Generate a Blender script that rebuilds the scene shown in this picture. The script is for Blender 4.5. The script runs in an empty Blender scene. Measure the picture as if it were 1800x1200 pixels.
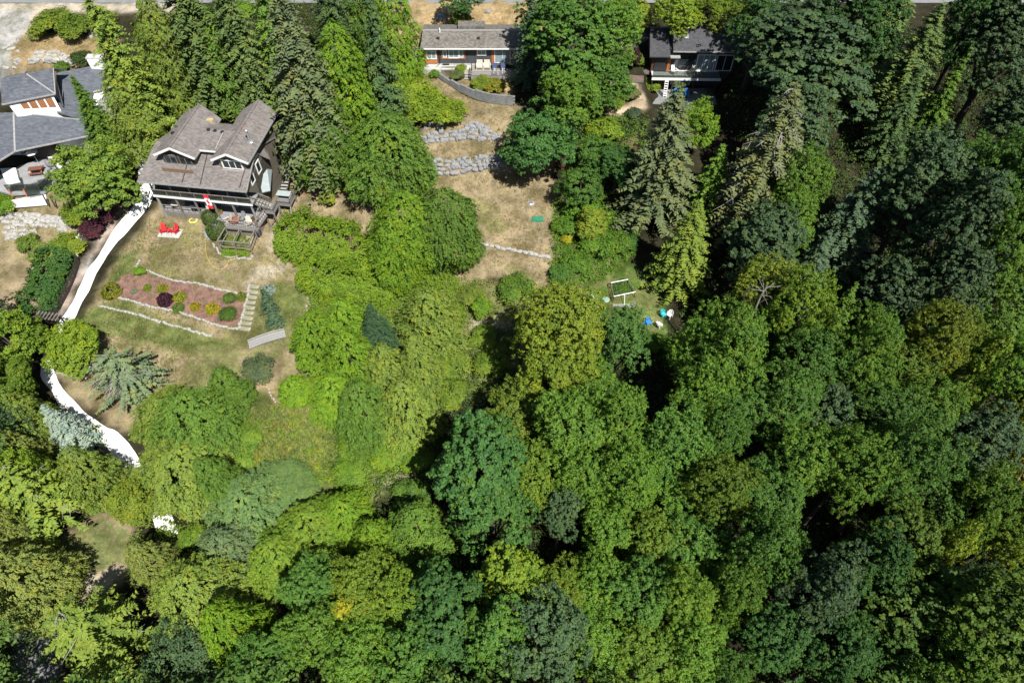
import bpy, math, random
import numpy as np
from mathutils import Vector, Matrix
SC = bpy.context.scene
COL = SC.collection
# ---------------------------------------------------------------- camera, sky, sun, exposure
CAM_H = 60.0
PITCH = math.radians(53.0)            # below the horizon
cam_d = bpy.data.cameras.new('camera'); cam = bpy.data.objects.new('camera', cam_d); COL.objects.link(cam)
cam.location = (0, 0, CAM_H); cam.rotation_euler = (math.pi/2-PITCH, 0, 0)
cam_d.sensor_width = 36; cam_d.lens = 24; cam_d.clip_start = 0.5; cam_d.clip_end = 9000
SC.camera = cam
SUN_D = Vector((-0.34, 0.58, -1.0)).normalized()     # the way the light travels
SUN_EL = math.asin(-SUN_D.z); SUN_AZ = math.atan2(-SUN_D.x, -SUN_D.y)
world = bpy.data.worlds.new('World'); SC.world = world; world.use_nodes = True
wn = world.node_tree.nodes; wl = world.node_tree.links
sky = wn.new('ShaderNodeTexSky'); sky.sky_type = 'NISHITA'; sky.sun_disc = False
sky.sun_elevation = SUN_EL; sky.sun_rotation = SUN_AZ; sky.altitude = 100; sky.dust_density = 1.0
bg = wn.get('Background') or wn.new('ShaderNodeBackground'); bg.inputs['Strength'].default_value = 0.05
out = wn.get('World Output') or wn.new('ShaderNodeOutputWorld')
wl.new(sky.outputs[0], bg.inputs[0]); wl.new(bg.outputs[0], out.inputs[0])
sun_d = bpy.data.lights.new('sun', 'SUN'); sun_d.energy = 5.0; sun_d.angle = math.radians(0.5); sun_d.color = (1, 0.965, 0.905)
sun = bpy.data.objects.new('sun', sun_d); COL.objects.link(sun); sun.rotation_euler = SUN_D.to_track_quat('-Z', 'Y').to_euler()
SC.view_settings.view_transform = 'Standard'; SC.view_settings.look = 'None'; SC.view_settings.gamma = 1
SC.view_settings.use_curve_mapping = False; SC.view_settings.exposure = 0.66
SC.render.engine = 'CYCLES'; SC.cycles.max_bounces = 6; SC.cycles.diffuse_bounces = 3; SC.cycles.transmission_bounces = 4
SC.cycles.transparent_max_bounces = 4; SC.cycles.caustics_reflective = False; SC.cycles.caustics_refractive = False
# ---------------------------------------------------------------- the lie of the land
KY = [-3000, -60, 0, 25, 40, 52, 60, 64, 70, 78, 85, 92, 99, 106, 115, 200, 600, 3200]
KZ = [-20, -6, -5, -3, -0.5, 1.4, 2.65, 3.7, 5.0, 6.8, 8.5, 9.3, 10.4, 10.6, 11.5, 20, 60, 120]
YY = [40, 50, 53, 56.2, 62, 68.0, 69.3, 72.5, 74.2, 77.9, 80, 82.5, 85, 86.2, 92]
YZ = [-0.5, 1.2, 1.6, 2.5, 3.3, 4.3, 5.6, 6.05, 6.9, 7.1, 7.25, 7.35, 7.5, 8.2, 9.3]
PADS = []   # (ox, oy, cos, sin, u0, u1, v0, v1, z, falloff): ground levelled for a building
def sstep(a, b, x):
    t = np.clip((x-a)/(b-a), 0, 1); return t*t*(3-2*t)
def T(x, y):
    x = np.asarray(x, float); y = np.asarray(y, float)
    z = np.interp(y, KY, KZ)
    m = sstep(-15, -12, x)*(1-sstep(6, 9, x))*sstep(48, 54, y)*(1-sstep(85, 91, y))
    z = z+(np.interp(y, YY, YZ)-z)*m
    for ox, oy, c, s, u0, u1, v0, v1, zp, fo in PADS:
        du = (x-ox)*c+(y-oy)*s; dv = -(x-ox)*s+(y-oy)*c
        d = np.hypot(np.maximum(np.maximum(u0-du, du-u1), 0), np.maximum(np.maximum(v0-dv, dv-v1), 0))
        z = z+(zp-z)*sstep(fo, 0, d)
    return z
def sstep_(a): return a
# where a picture point of the 1800 x 1200 photograph lies in the world, as a surveyor would take it off the camera
FWD = np.array([0, math.cos(PITCH), -math.sin(PITCH)]); UPV = np.array([0, math.sin(PITCH), math.cos(PITCH)])
def ray(px, py): return FWD+np.array([1., 0, 0])*(px-900)/1200+UPV*(600-py)/1200
def at_z(px, py, z):
    r = ray(px, py); return np.array([0, 0, CAM_H])+r*((z-CAM_H)/r[2])
def gnd(px, py, h=0.0):
    r = ray(px, py); lo, hi = 5., 500.
    for _ in range(44):
        m = (lo+hi)/2; p = np.array([0, 0, CAM_H])+r*m
        if p[2] > float(T(p[0], p[1]))+h: lo = m
        else: hi = m
    return p
def ppm(p): return 1200/((np.asarray(p)-np.array([0, 0, CAM_H]))@FWD)
def on_ground(x, y, dz=0.0): return (float(x), float(y), float(T(x, y))+dz)
# ---------------------------------------------------------------- helpers
def tag(o, label=None, cat=None, group=None, kind=None):
    if label: o['label'] = label
    if cat: o['category'] = cat
    if group: o['group'] = group
    if kind: o['kind'] = kind
    return o
def empty(name, loc, rz=0., label=None, cat=None, group=None):
    o = bpy.data.objects.new(name, None); COL.objects.link(o); o.location = Vector([float(c) for c in loc]); o.rotation_euler = (0, 0, rz)
    o.empty_display_size = 0.2
    return tag(o, label, cat, group)
def link(name, me, parent=None):
    o = bpy.data.objects.new(name, me); COL.objects.link(o)
    if parent: o.parent = parent
    return o
class MB:
    def __init__(s): s.v = []; s.f = []
    def poly(s, pts, flip=False):
        i = len(s.v); s.v += [tuple(map(float, p)) for p in pts]; r = list(range(i, i+len(pts))); s.f.append(r[::-1] if flip else r); return s
    def prism(s, pts, t, d=None):
        """a slab: the outline pts is its top, t its thickness (down, or along d)"""
        d = Vector(d) if d is not None else Vector((0, 0, -1)); n = len(pts); i = len(s.v)
        P = [Vector([float(c) for c in p]) for p in pts]; s.v += [tuple(p) for p in P]+[tuple(p+d*t) for p in P]
        s.f.append(list(range(i, i+n))); s.f.append([i+n+k for k in range(n)][::-1])
        for k in range(n):
            l = (k+1) % n; s.f.append([i+k, i+n+k, i+n+l, i+l])
        return s
    def box(s, x0, x1, y0, y1, z0, z1): return s.prism([(x0, y0, z1), (x1, y0, z1), (x1, y1, z1), (x0, y1, z1)], z1-z0)
    def beam(s, p, q, w, h=None, up=(0, 0, 1)):
        h = h or w; p = Vector([float(c) for c in p]); q = Vector([float(c) for c in q]); a = (q-p).normalized(); up = Vector(up)
        if abs(a.dot(up)) > .98: up = Vector((1, 0, 0))
        r = a.cross(up).normalized()*w/2; u = r.cross(a).normalized()*h/2; i = len(s.v)
        for c in (p, q): s.v += [tuple(c-r-u), tuple(c+r-u), tuple(c+r+u), tuple(c-r+u)]
        s.f += [[i, i+1, i+2, i+3][::-1], [i+4, i+5, i+6, i+7]]
        for k in range(4): l = (k+1) % 4; s.f.append([i+k, i+l, i+4+l, i+4+k])
        return s
    def tube(s, pts, rad, n=7, cap=True):
        P = [Vector([float(c) for c in p]) for p in pts]; R = rad if hasattr(rad, '__len__') else [rad]*len(P); i = len(s.v)
        for k, p in enumerate(P):
            a = (P[min(k+1, len(P)-1)]-P[max(k-1, 0)]).normalized(); up = Vector((0, 0, 1)) if abs(a.z) < .9 else Vector((1, 0, 0))
            r = a.cross(up).normalized(); u = r.cross(a)
            s.v += [tuple(p+(r*math.cos(t)+u*math.sin(t))*R[k]) for t in [2*math.pi*j/n for j in range(n)]]
        for k in range(len(P)-1):
            for j in range(n):
                l = (j+1) % n; s.f.append([i+k*n+j, i+k*n+l, i+(k+1)*n+l, i+(k+1)*n+j])
        if cap: s.f += [[i+j for j in range(n)][::-1], [i+(len(P)-1)*n+j for j in range(n)]]
        return s
    def lathe(s, prof, n=14, c=(0, 0, 0)):
        i = len(s.v)
        for r, z in prof: s.v += [(c[0]+r*math.cos(2*math.pi*j/n), c[1]+r*math.sin(2*math.pi*j/n), c[2]+z) for j in range(n)]
        for k in range(len(prof)-1):
            for j in range(n):
                l = (j+1) % n; s.f.append([i+k*n+j, i+k*n+l, i+(k+1)*n+l, i+(k+1)*n+j])
        s.f += [[i+j for j in range(n)][::-1], [i+(len(prof)-1)*n+j for j in range(n)]]
        return s
    def mesh(s, name, m, smooth=False):
        me = bpy.data.meshes.new(name); me.from_pydata(s.v, [], s.f); me.materials.append(m)
        if smooth: me.shade_smooth()
        me.update(); return me
    def build(s, name, m, parent=None, smooth=False): return link(name, s.mesh(name, m, smooth), parent)
# ---------------------------------------------------------------- materials
def nodes(name):
    m = bpy.data.materials.new(name); m.use_nodes = True; nt = m.node_tree; b = nt.nodes['Principled BSDF']; return m, nt, b
def ramp(nt, fac, stops):
    r = nt.nodes.new('ShaderNodeValToRGB'); e = r.color_ramp.elements
    while len(e) < len(stops): e.new(0.5)
    for k, (p, c) in enumerate(stops): e[k].position = p; e[k].color = (*c, 1)
    nt.links.new(fac, r.inputs[0]); return r.outputs[0]
def noise(nt, vec, scale, detail=4, rough=.6):
    n = nt.nodes.new('ShaderNodeTexNoise'); n.inputs['Scale'].default_value = scale; n.inputs['Detail'].default_value = detail; n.inputs['Roughness'].default_value = rough
    nt.links.new(vec, n.inputs['Vector']); return n.outputs[0]
def mixc(nt, f, a, b, mode='MIX'):
    m = nt.nodes.new('ShaderNodeMix'); m.data_type = 'RGBA'; m.blend_type = mode
    for s, v in ((0, f), (6, a), (7, b)):
        if hasattr(v, 'is_output'): nt.links.new(v, m.inputs[s])
        else: m.inputs[s].default_value = v if s == 0 else (*v, 1)
    return m.outputs[2]
def math_(nt, op, a, b=0.):
    m = nt.nodes.new('ShaderNodeMath'); m.operation = op
    for s, v in ((0, a), (1, b)):
        if hasattr(v, 'is_output'): nt.links.new(v, m.inputs[s])
        else: m.inputs[s].default_value = v
    return m.outputs[0]
def bump(nt, b, h, strength=.4, dist=.05):
    n = nt.nodes.new('ShaderNodeBump'); n.inputs['Strength'].default_value = strength; n.inputs['Distance'].default_value = dist
    nt.links.new(h, n.inputs['Height']); nt.links.new(n.outputs[0], b.inputs['Normal'])
def plain(name, c, rough=.7, var=.25, scale=3., metal=0., bmp=.25, spec=.3, dirt=0.):
    """a painted / stone / timber surface: worn, with cloudy variation and fine grain"""
    m, nt, b = nodes(name); tc = nt.nodes.new('ShaderNodeTexCoord').outputs['Object']
    lo = [x*(1-var) for x in c]; hi = [min(1, x*(1+var)) for x in c]
    n1 = noise(nt, tc, scale, 5, .65); col = ramp(nt, n1, [(.3, lo), (.7, hi)])
    if dirt:
        n2 = noise(nt, tc, scale*.23, 5, .7); f = ramp(nt, n2, [(.48, (0, 0, 0)), (.68, (dirt,)*3)]); col = mixc(nt, f, col, [x*.45 for x in c])
    nt.links.new(col, b.inputs['Base Color']); b.inputs['Roughness'].default_value = rough; b.inputs['Metallic'].default_value = metal
    b.inputs['Specular IOR Level'].default_value = spec
    if bmp: bump(nt, b, noise(nt, tc, scale*8, 3, .6), bmp, .02)
    return m
def lined(name, c, axis, period, gap=.12, rough=.75, var=.22, depth=.5, c2=None, stag=0.):
    """boards or shingle courses across an axis ('X','Y','Z' in object space); each course has a shade of its own"""
    m, nt, b = nodes(name); tc = nt.nodes.new('ShaderNodeTexCoord').outputs['Object']
    sp = nt.nodes.new('ShaderNodeSeparateXYZ'); nt.links.new(tc, sp.inputs[0])
    q = math_(nt, 'DIVIDE', sp.outputs[axis], period); fr = math_(nt, 'FRACT', q); fl = math_(nt, 'FLOOR', q)
    wn_ = nt.nodes.new('ShaderNodeTexWhiteNoise'); wn_.noise_dimensions = '2D'; cb = nt.nodes.new('ShaderNodeCombineXYZ'); nt.links.new(fl, cb.inputs[0])
    if stag:
        oth = {'X': 'Y', 'Y': 'X', 'Z': 'X'}[axis]
        s2 = math_(nt, 'FLOOR', math_(nt, 'ADD', math_(nt, 'DIVIDE', sp.outputs[oth], stag), math_(nt, 'MULTIPLY', fl, .37))); nt.links.new(s2, cb.inputs[1])
    nt.links.new(cb.outputs[0], wn_.inputs['Vector'])
    n1 = noise(nt, tc, 1.3, 6, .7); n2 = noise(nt, tc, 14, 3, .6)
    f = math_(nt, 'ADD', math_(nt, 'MULTIPLY', wn_.outputs[0], .45), math_(nt, 'ADD', math_(nt, 'MULTIPLY', n1, .75), math_(nt, 'MULTIPLY', n2, .25)))
    col = ramp(nt, f, [(.4, [x*(1-var) for x in c]), (1.05, c2 or [min(1, x*(1+var)) for x in c])])
    g = ramp(nt, fr, [(gap*.5, (.45,)*3), (gap, (1,)*3)])
    nt.links.new(mixc(nt, 1., col, g, 'MULTIPLY'), b.inputs['Base Color']); b.inputs['Roughness'].default_value = rough; b.inputs['Specular IOR Level'].default_value = .25
    bump(nt, b, math_(nt, 'ADD', fr, math_(nt, 'MULTIPLY', n2, .4)), depth, .03)
    return m
def foliage(name, rough=.6, trans=.2, spec=.22, hue=(1.28, 1.2, .75)):
    m, nt, b = nodes(name); oi = nt.nodes.new('ShaderNodeObjectInfo')
    at = nt.nodes.new('ShaderNodeAttribute'); at.attribute_name = 'v'
    tc = nt.nodes.new('ShaderNodeTexCoord').outputs['Object']
    big = noise(nt, tc, .35, 3, .6)
    v = math_(nt, 'ADD', math_(nt, 'MULTIPLY', at.outputs['Fac'], .7), math_(nt, 'MULTIPLY', big, .55))
    k = ramp(nt, v, [(.18, (.42, .48, .5)), (.5, (.95, .95, .95)), (.78, (1.25, 1.18, .9)), (1., hue)])
    col = mixc(nt, 1., oi.outputs['Color'], k, 'MULTIPLY')
    yl = ramp(nt, noise(nt, tc, .55, 4, .7), [(.53, (0, 0, 0)), (.68, (.75,)*3)]); col = mixc(nt, yl, col, mixc(nt, 1., col, (1.5, 1.15, .65), 'MULTIPLY'))
    dk = ramp(nt, noise(nt, tc, .9, 3, .6), [(.36, (.72, .8, .85)), (.5, (1, 1, 1))]); col = mixc(nt, 1., col, dk, 'MULTIPLY')
    nt.links.new(col, b.inputs['Base Color']); b.inputs['Roughness'].default_value = rough; b.inputs['Specular IOR Level'].default_value = spec
    tr = nt.nodes.new('ShaderNodeBsdfTranslucent'); nt.links.new(mixc(nt, 1., col, (1.05, 1.3, .5), 'MULTIPLY'), tr.inputs[0])
    mx = nt.nodes.new('ShaderNodeMixShader'); mx.inputs[0].default_value = trans
    nt.links.new(b.outputs[0], mx.inputs[1]); nt.links.new(tr.outputs[0], mx.inputs[2]); nt.links.new(mx.outputs[0], nt.nodes['Material Output'].inputs[0])
    return m
def glass_pane(name, c=(.02, .03, .035), rough=.06):
    m, nt, b = nodes(name); b.inputs['Base Color'].default_value = (*c, 1); b.inputs['Roughness'].default_value = rough; b.inputs['Specular IOR Level'].default_value = .8
    return m
def clear_glass(name):
    m, nt, b = nodes(name); b.inputs['Base Color'].default_value = (.05, .06, .055, 1); b.inputs['Roughness'].default_value = .05
    t = nt.nodes.new('ShaderNodeBsdfTransparent'); t.inputs[0].default_value = (.75, .8, .78, 1); mx = nt.nodes.new('ShaderNodeMixShader'); mx.inputs[0].default_value = .62
    nt.links.new(b.outputs[0], mx.inputs[1]); nt.links.new(t.outputs[0], mx.inputs[2]); nt.links.new(mx.outputs[0], nt.nodes['Material Output'].inputs[0]); return m
LEAF = foliage('leaf'); NEEDLE = foliage('needle', .65, .12, .15, (1.22, 1.22, .85)); STRAND = foliage('strand', .6, .2, .2)
BARK = plain('bark', (.07, .058, .048), .9, .4, 4, bmp=.8); DEADWOOD = plain('dead_wood', (.27, .25, .235), .85, .3, 6)
WHITE = plain('white_paint', (.78, .78, .76), .5, .06, 2); CONC = plain('pale_concrete', (.46, .46, .44), .85, .18, 1.5, dirt=.35)
PATHW = plain('white_path_gravel', (.74, .73, .70), .9, .07, 2.2, bmp=.5)
STONE = plain('granite', (.25, .255, .26), .9, .6, 2.5, bmp=.7, dirt=.5); PALESTONE = plain('pale_stone', (.38, .37, .34), .85, .4, 3, bmp=.7, dirt=.3)
SHINGLE = lined('brown_grey_shingles', (.172, .155, .146), 'Y', .16, .16, .9, .3, .5, stag=.3)
SHINGLE_G = lined('mossy_grey_shingles', (.15, .14, .125), 'Y', .16, .16, .9, .38, .5, stag=.3)
SLATE = lined('slate_grey_shingles', (.105, .115, .135), 'Y', .2, .14, .6, .28, .5, stag=.4); SLATE_D = lined('dark_grey_shingles', (.062, .062, .068), 'Y', .17, .12, .75, .25, .5, stag=.3)
SIDING = lined('taupe_siding', (.165, .145, .115), 'Z', .15, .1, .8, .12); SIDING_G = lined('charcoal_board_siding', (.075, .08, .09), 'X', .22, .14, .7, .15); SIDING_B = lined('brown_siding', (.10, .05, .028), 'Z', .16, .1, .7, .2)
ORANGE = plain('orange_panel', (.52, .16, .035), .6, .15, 2); CEDARTRIM = plain('cedar_trim', (.42, .15, .05), .6, .2, 4)
DECK = lined('grey_deck_boards', (.23, .235, .245), 'Y', .14, .14, .8, .15, .4); DECKX = lined('brown_deck_boards', (.27, .235, .2), 'Y', .14, .14, .8, .2, .4)
GREYWOOD = plain('weathered_grey_wood', (.20, .18, .16), .85, .3, 5, bmp=.5); DARKWOOD = plain('dark_wood', (.045, .038, .032), .8, .3, 5); PALEWOOD = plain('silvered_timber', (.31, .305, .295), .85, .28, 5, bmp=.5)
GLASS = glass_pane('dark_window_glass'); GLASSB = glass_pane('pale_curtained_glass', (.25, .33, .36), .12); BALGLASS = clear_glass('grey_glass_panel')
STEEL = plain('galvanised_steel', (.55, .56, .57), .35, .1, 8, metal=.7, bmp=0); BLACK = plain('black_plastic', (.03, .03, .033), .5, .2, 6)
RED = plain('red_plastic', (.52, .03, .04), .45, .08, 5, bmp=.05); YELLOW = plain('yellow_rubber', (.55, .40, .06), .5, .1, 5, bmp=0)
TEAL = plain('teal_plastic', (.05, .46, .52), .45, .1, 5, bmp=.05); BLUE = plain('blue_plastic', (.03, .22, .55), .45, .1, 5, bmp=.05); GREENP = plain('green_lid_plastic', (.03, .22, .13), .5, .15, 6, bmp=.1)
TERRA = plain('terracotta', (.36, .13, .07), .8, .2, 6); CLOTH = plain('pale_cushion', (.5, .47, .4), .9, .1, 6); BLUECLOTH = plain('blue_cloth', (.05, .065, .13), .9, .3, 6)
ASPHALT = plain('asphalt', (.20, .205, .21), .9, .16, 1.2, bmp=.4); MULCH = plain('red_bark_mulch', (.175, .10, .08), .95, .5, 1.6, bmp=.9)
BLOCK = plain('grey_block', (.19, .195, .195), .85, .35, 1.5, bmp=.6, dirt=.3)
# ---------------------------------------------------------------- ground
H1Z = 3.8; _o = at_z(250, 315, H1Z+5.4); H1Y = math.radians(-7.83); H1O = (_o[0], _o[1])
PADS.append((H1O[0], H1O[1], math.cos(H1Y), math.sin(H1Y), -0.5, 12.5, 2.3, 11.0, H1Z-.18, 1.0))
PADS.append((-66.0, 65.2, 1, 0, -8, 14.0, 0, 20, 4.35, 2.5))
PADS.append((-12.6, 86.5, 1, 0, 0, 16, 0, 5, 8.05, .7))
PADS.append((19.2, 80.2, 1, 0, 0, 9, 0, 4.2, 5.75, 2.0))
rngG = np.random.default_rng(5)
_ph = rngG.uniform(0, 6.28, (12, 2)); _kk = rngG.normal(0, 1, (12, 2))
def wob(x, y, s):      # smooth pseudo-noise, about -1..1
    z = 0
    for k in range(12): z = z+np.sin((x*_kk[k, 0]+y*_kk[k, 1])/s+_ph[k, 0])
    return z/4.2
def gpoly(pts): return [gnd(*p) for p in pts]
def inside(x, y, poly):
    r = np.zeros(x.shape, bool); n = len(poly)
    for i in range(n):
        x0, y0 = poly[i][0], poly[i][1]; x1, y1 = poly[i-1][0], poly[i-1][1]
        c = ((y0 > y) != (y1 > y)); r ^= c & (x < (x1-x0)*(y-y0)/(y1-y0+1e-12)+x0)
    return r
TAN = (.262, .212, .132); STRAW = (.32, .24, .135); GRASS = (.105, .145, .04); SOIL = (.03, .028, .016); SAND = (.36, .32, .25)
ZONES = [
 (TAN, .55, [(150,560),(215,440),(262,375),(290,340),(470,330),(520,370),(545,480),(545,560),(520,600),(560,640),(560,700),(430,720),(300,725),(215,755),(150,712),(98,655),(85,612),(110,590)]),
 (GRASS, .9, [(140,560),(205,525),(300,565),(415,605),(380,640),(260,600),(170,590)]), (TAN, .75, [(440,500),(540,500),(545,570),(510,610),(430,690),(330,700),(330,620),(420,600)]),
 (SAND, .1, [(440,478),(470,462),(515,432),(520,440),(480,470),(445,490)]), (SAND, .15, [(425,500),(460,480),(500,462),(503,468),(465,488),(430,508)]), (SAND, .1, [(480,395),(520,398),(505,425),(470,440)]),
 (GRASS, 1, [(480,500),(530,505),(530,560),(500,570),(480,540)]), (GRASS, 1, [(205,455),(240,440),(232,480),(200,500)]),
 (TAN, .12, [(490,320),(560,300),(720,330),(730,430),(600,430),(480,395)]), ((.27,.165,.105), .05, [(505,295),(570,290),(610,335),(530,345)]), (TAN, .7, [(520,370),(570,365),(575,395),(525,398)]),
 (TAN, .08, [(700,112),(770,128),(915,190),(990,330),(985,480),(965,512),(880,484),(790,505),(735,400),(735,330),(745,200)]), (TAN, .6, [(830,345),(880,350),(905,400),(860,420),(830,400)]), (TAN, .55, [(850,460),(975,465),(965,490),(870,480)]),
 (STRAW, .08, [(640,0),(1010,0),(1010,72),(640,88)]), ((.40,.39,.37), 0, [(725,85),(748,85),(750,108),(840,112),(840,124),(760,124),(715,118)]),
 (STRAW, .3, [(810,120),(900,135),(905,170),(840,155),(795,135)]),
 (SAND, .05, [(-60,5),(320,-2),(320,22),(150,24),(70,30),(45,75),(32,120),(-60,150)]), ((.33,.325,.31), 0, [(-60,14),(62,16),(40,70),(25,130),(-60,150)]),
 (STRAW, .35, [(40,60),(210,62),(210,128),(0,142),(22,120)]),
 (TAN, .5, [(-60,340),(110,335),(150,390),(138,450),(70,475),(-60,470)]), (TAN, .12, [(-60,450),(80,465),(66,555),(40,580),(-60,560)]),
 (TAN, .85, [(95,930),(218,895),(240,1000),(205,1030),(150,1060),(100,1050)]), (SAND, .1, [(140,1050),(150,1025),(205,980),(225,1000),(180,1040)]),
 (GRASS, .95, [(430,700),(560,640),(760,700),(770,850),(640,880),(430,840),(415,770)]), (STRAW, .5, [(450,680),(560,670),(590,740),(500,740)]), (SAND, .3, [(655,852),(735,822),(745,832),(670,862)]),
 (GRASS, .6, [(540,480),(800,480),(820,560),(780,660),(560,660)]),
 (TAN, .8, [(795,490),(965,505),(955,600),(900,680),(800,650)]), (SAND, .1, [(815,568),(900,560),(905,578),(830,584)]), (GRASS, 1, [(800,590),(900,585),(890,700),(800,700)]),
 ((.085,.145,.028), .7, [(972,365),(1062,395),(1120,480),(1168,520),(1180,590),(1060,585),(972,525)]),
 ((.42,.33,.24), .1, [(1060,140),(1100,140),(1135,170),(1140,190),(1075,205),(1070,190),(1115,178)]), ((.36,.22,.13), .1, [(990,268),(1010,268),(1008,310),(992,305)]), ((.42,.30,.2), 0, [(1100,240),(1115,240),(1115,265),(1105,265)]),
 ((.2,.2,.21), 0, [(20,1120),(95,1115),(100,1230),(20,1230)]), ((.20,.12,.08), 0, [(462,1080),(520,1085),(520,1140),(470,1125)]), ((.5,.46,.4), .1, [(450,1045),(490,1050),(488,1080),(455,1075)]),
 ((.36,.29,.25), .1, [(225,352),(236,352),(205,396),(172,440),(148,482),(110,560),(100,555),(140,470),(180,400)]), ((.42,.40,.38), 0, [(150,446),(172,440),(160,470),(138,490)]),
 ((.40,.36,.30), .2, [(175,778),(185,768),(262,860),(235,850),(200,820)]),
 ((.38,.36,.32), 0, [(1080,30),(1135,60),(1135,72),(1100,90),(1080,85)]),
]
def axis(lo, hi, st, far):
    a = list(np.arange(lo, hi+1e-6, st)); g = st*2
    L, R = [lo], [hi]
    while R[-1] < far: R.append(R[-1]+g); g *= 1.5
    g = st*2
    while L[-1] > -far: L.append(L[-1]-g); g *= 1.5
    return np.array(L[:0:-1]+a+R[1:])
gx = axis(-84, 84, .5, 3000); gy = axis(4, 108, .5, 3000)
GX, GY = np.meshgrid(gx, gy); GZ = T(GX, GY)
fine = (np.abs(GX) < 84) & (GY > 4) & (GY < 108)
GZ = GZ+np.where(fine, .05*wob(GX, GY, 1.1)+.09*wob(GX+40, GY, 3.5), 0)-np.where(fine, .02, 0)
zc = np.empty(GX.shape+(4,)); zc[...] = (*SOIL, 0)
wx = GX+.35*wob(GX, GY, .8)+.18*wob(GX+9, GY+4, .3); wy = GY+.35*wob(GX+31, GY+7, .8)+.18*wob(GX-5, GY, .3)
for c, g, pts in ZONES:
    m = inside(wx, wy, gpoly(pts)); zc[m] = (*c, g)
for _ in range(1):
    q = zc.copy(); q[1:-1, 1:-1] = (zc[1:-1, 1:-1]*2+zc[:-2, 1:-1]+zc[2:, 1:-1]+zc[1:-1, :-2]+zc[1:-1, 2:])/6; zc = q
ny, nx = GX.shape; V = np.stack([GX, GY, GZ], -1).reshape(-1, 3)
ii = (np.arange(ny-1)[:, None]*nx+np.arange(nx-1)[None]).reshape(-1); Fq = np.stack([ii, ii+1, ii+nx+1, ii+nx], 1)
me = bpy.data.meshes.new('ground'); me.vertices.add(len(V)); me.vertices.foreach_set('co', V.ravel()); me.loops.add(Fq.size); me.loops.foreach_set('vertex_index', Fq.ravel().astype(np.int32))
me.polygons.add(len(Fq)); me.polygons.foreach_set('loop_start', np.arange(0, Fq.size, 4, dtype=np.int32)); me.polygons.foreach_set('use_smooth', np.ones(len(Fq), bool)); me.update()
ca = me.attributes.new('zone', 'FLOAT_COLOR', 'POINT'); ca.data.foreach_set('color', zc.reshape(-1).astype(np.float32))
m, nt, b = nodes('earth_and_grass'); at = nt.nodes.new('ShaderNodeAttribute'); at.attribute_name = 'zone'; tc = nt.nodes.new('ShaderNodeTexCoord').outputs['Object']
n1 = noise(nt, tc, .2, 6, .68); n2 = noise(nt, tc, .85, 7, .75); n3 = noise(nt, tc, 5, 5, .75)
f = math_(nt, 'ADD', math_(nt, 'MULTIPLY', n1, .9), math_(nt, 'ADD', math_(nt, 'MULTIPLY', n2, 1.15), math_(nt, 'MULTIPLY', n3, .25)))
th = math_(nt, 'ADD', math_(nt, 'SUBTRACT', f, 1.50), math_(nt, 'MULTIPLY', at.outputs['Alpha'], .62))
gw = ramp(nt, math_(nt, 'ADD', math_(nt, 'MULTIPLY', th, 3.4), .5), [(.42, (0, 0, 0)), (.72, (.85,)*3)])
gcol = mixc(nt, ramp(nt, at.outputs['Alpha'], [(.35, (0, 0, 0)), (.85, (1, 1, 1))]), ramp(nt, n3, [(.3, (.13, .115, .05)), (.7, (.22, .185, .09))]), ramp(nt, n2, [(.3, (.065, .095, .025)), (.5, (.115, .145, .045)), (.7, (.2, .185, .08))]))
base = mixc(nt, 1., mixc(nt, gw, at.outputs['Color'], gcol), ramp(nt, noise(nt, tc, .33, 5, .7), [(.38, (.55, .56, .46)), (.5, (.95, .95, .93)), (.62, (1.28, 1.26, 1.24))]), 'MULTIPLY')
k = ramp(nt, math_(nt, 'ADD', math_(nt, 'MULTIPLY', n2, .5), math_(nt, 'MULTIPLY', n3, .5)), [(.34, (.52, .5, .46)), (.5, (.98, .98, .98)), (.66, (1.28, 1.26, 1.22))])
nt.links.new(mixc(nt, 1., base, k, 'MULTIPLY'), b.inputs['Base Color']); b.inputs['Roughness'].default_value = .95; b.inputs['Specular IOR Level'].default_value = .1
bump(nt, b, math_(nt, 'ADD', n3, math_(nt, 'MULTIPLY', noise(nt, tc, 22, 2, .6), .5)), .9, .08); me.materials.append(m)
tag(link('ground', me), kind='structure')
# sheets that lie on the ground: path, road, mulch
def smooth_line(pts, n, even=False):
    P = np.array(pts, float); d = np.r_[0, np.cumsum(np.hypot(*np.diff(P, axis=0).T))]
    if even: d = np.arange(len(P))*1.
    t = np.linspace(0, d[-1], n)
    def cr(t):
        i = np.clip(np.searchsorted(d, t)-1, 0, len(P)-2); u = (t-d[i])/(d[i+1]-d[i]); p0 = P[np.maximum(i-1, 0)]; p1 = P[i]; p2 = P[i+1]; p3 = P[np.minimum(i+2, len(P)-1)]; u = u[:, None]
        return .5*((2*p1)+(-p0+p2)*u+(2*p0-5*p1+4*p2-p3)*u*u+(-p0+3*p1-3*p2+p3)*u**3)
    return cr(t)
def ribbon(name, Lw, Rw, mat, lift=.05, across=6, jit=0., edge=.06, rng=np.random.default_rng(1)):
    b = MB(); n = len(Lw)
    for i in range(n):
        a = Lw[i][:2]+rng.normal(0, jit, 2); c = Rw[i][:2]+rng.normal(0, jit, 2)
        for k in range(across+1):
            p = a+(c-a)*k/across; z = max(float(T(p[0], p[1])), float(T(*(a+(c-a)*.5)))-.25)+lift+.06*math.sin(math.pi*k/across); b.v.append((p[0], p[1], z if 0 < k < across else z-edge))
    for i in range(n-1):
        for k in range(across): j = i*(across+1)+k; b.f.append([j, j+1, j+across+2, j+across+1])
    o = b.build(name, mat, smooth=True); return tag(o, kind='structure')
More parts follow.
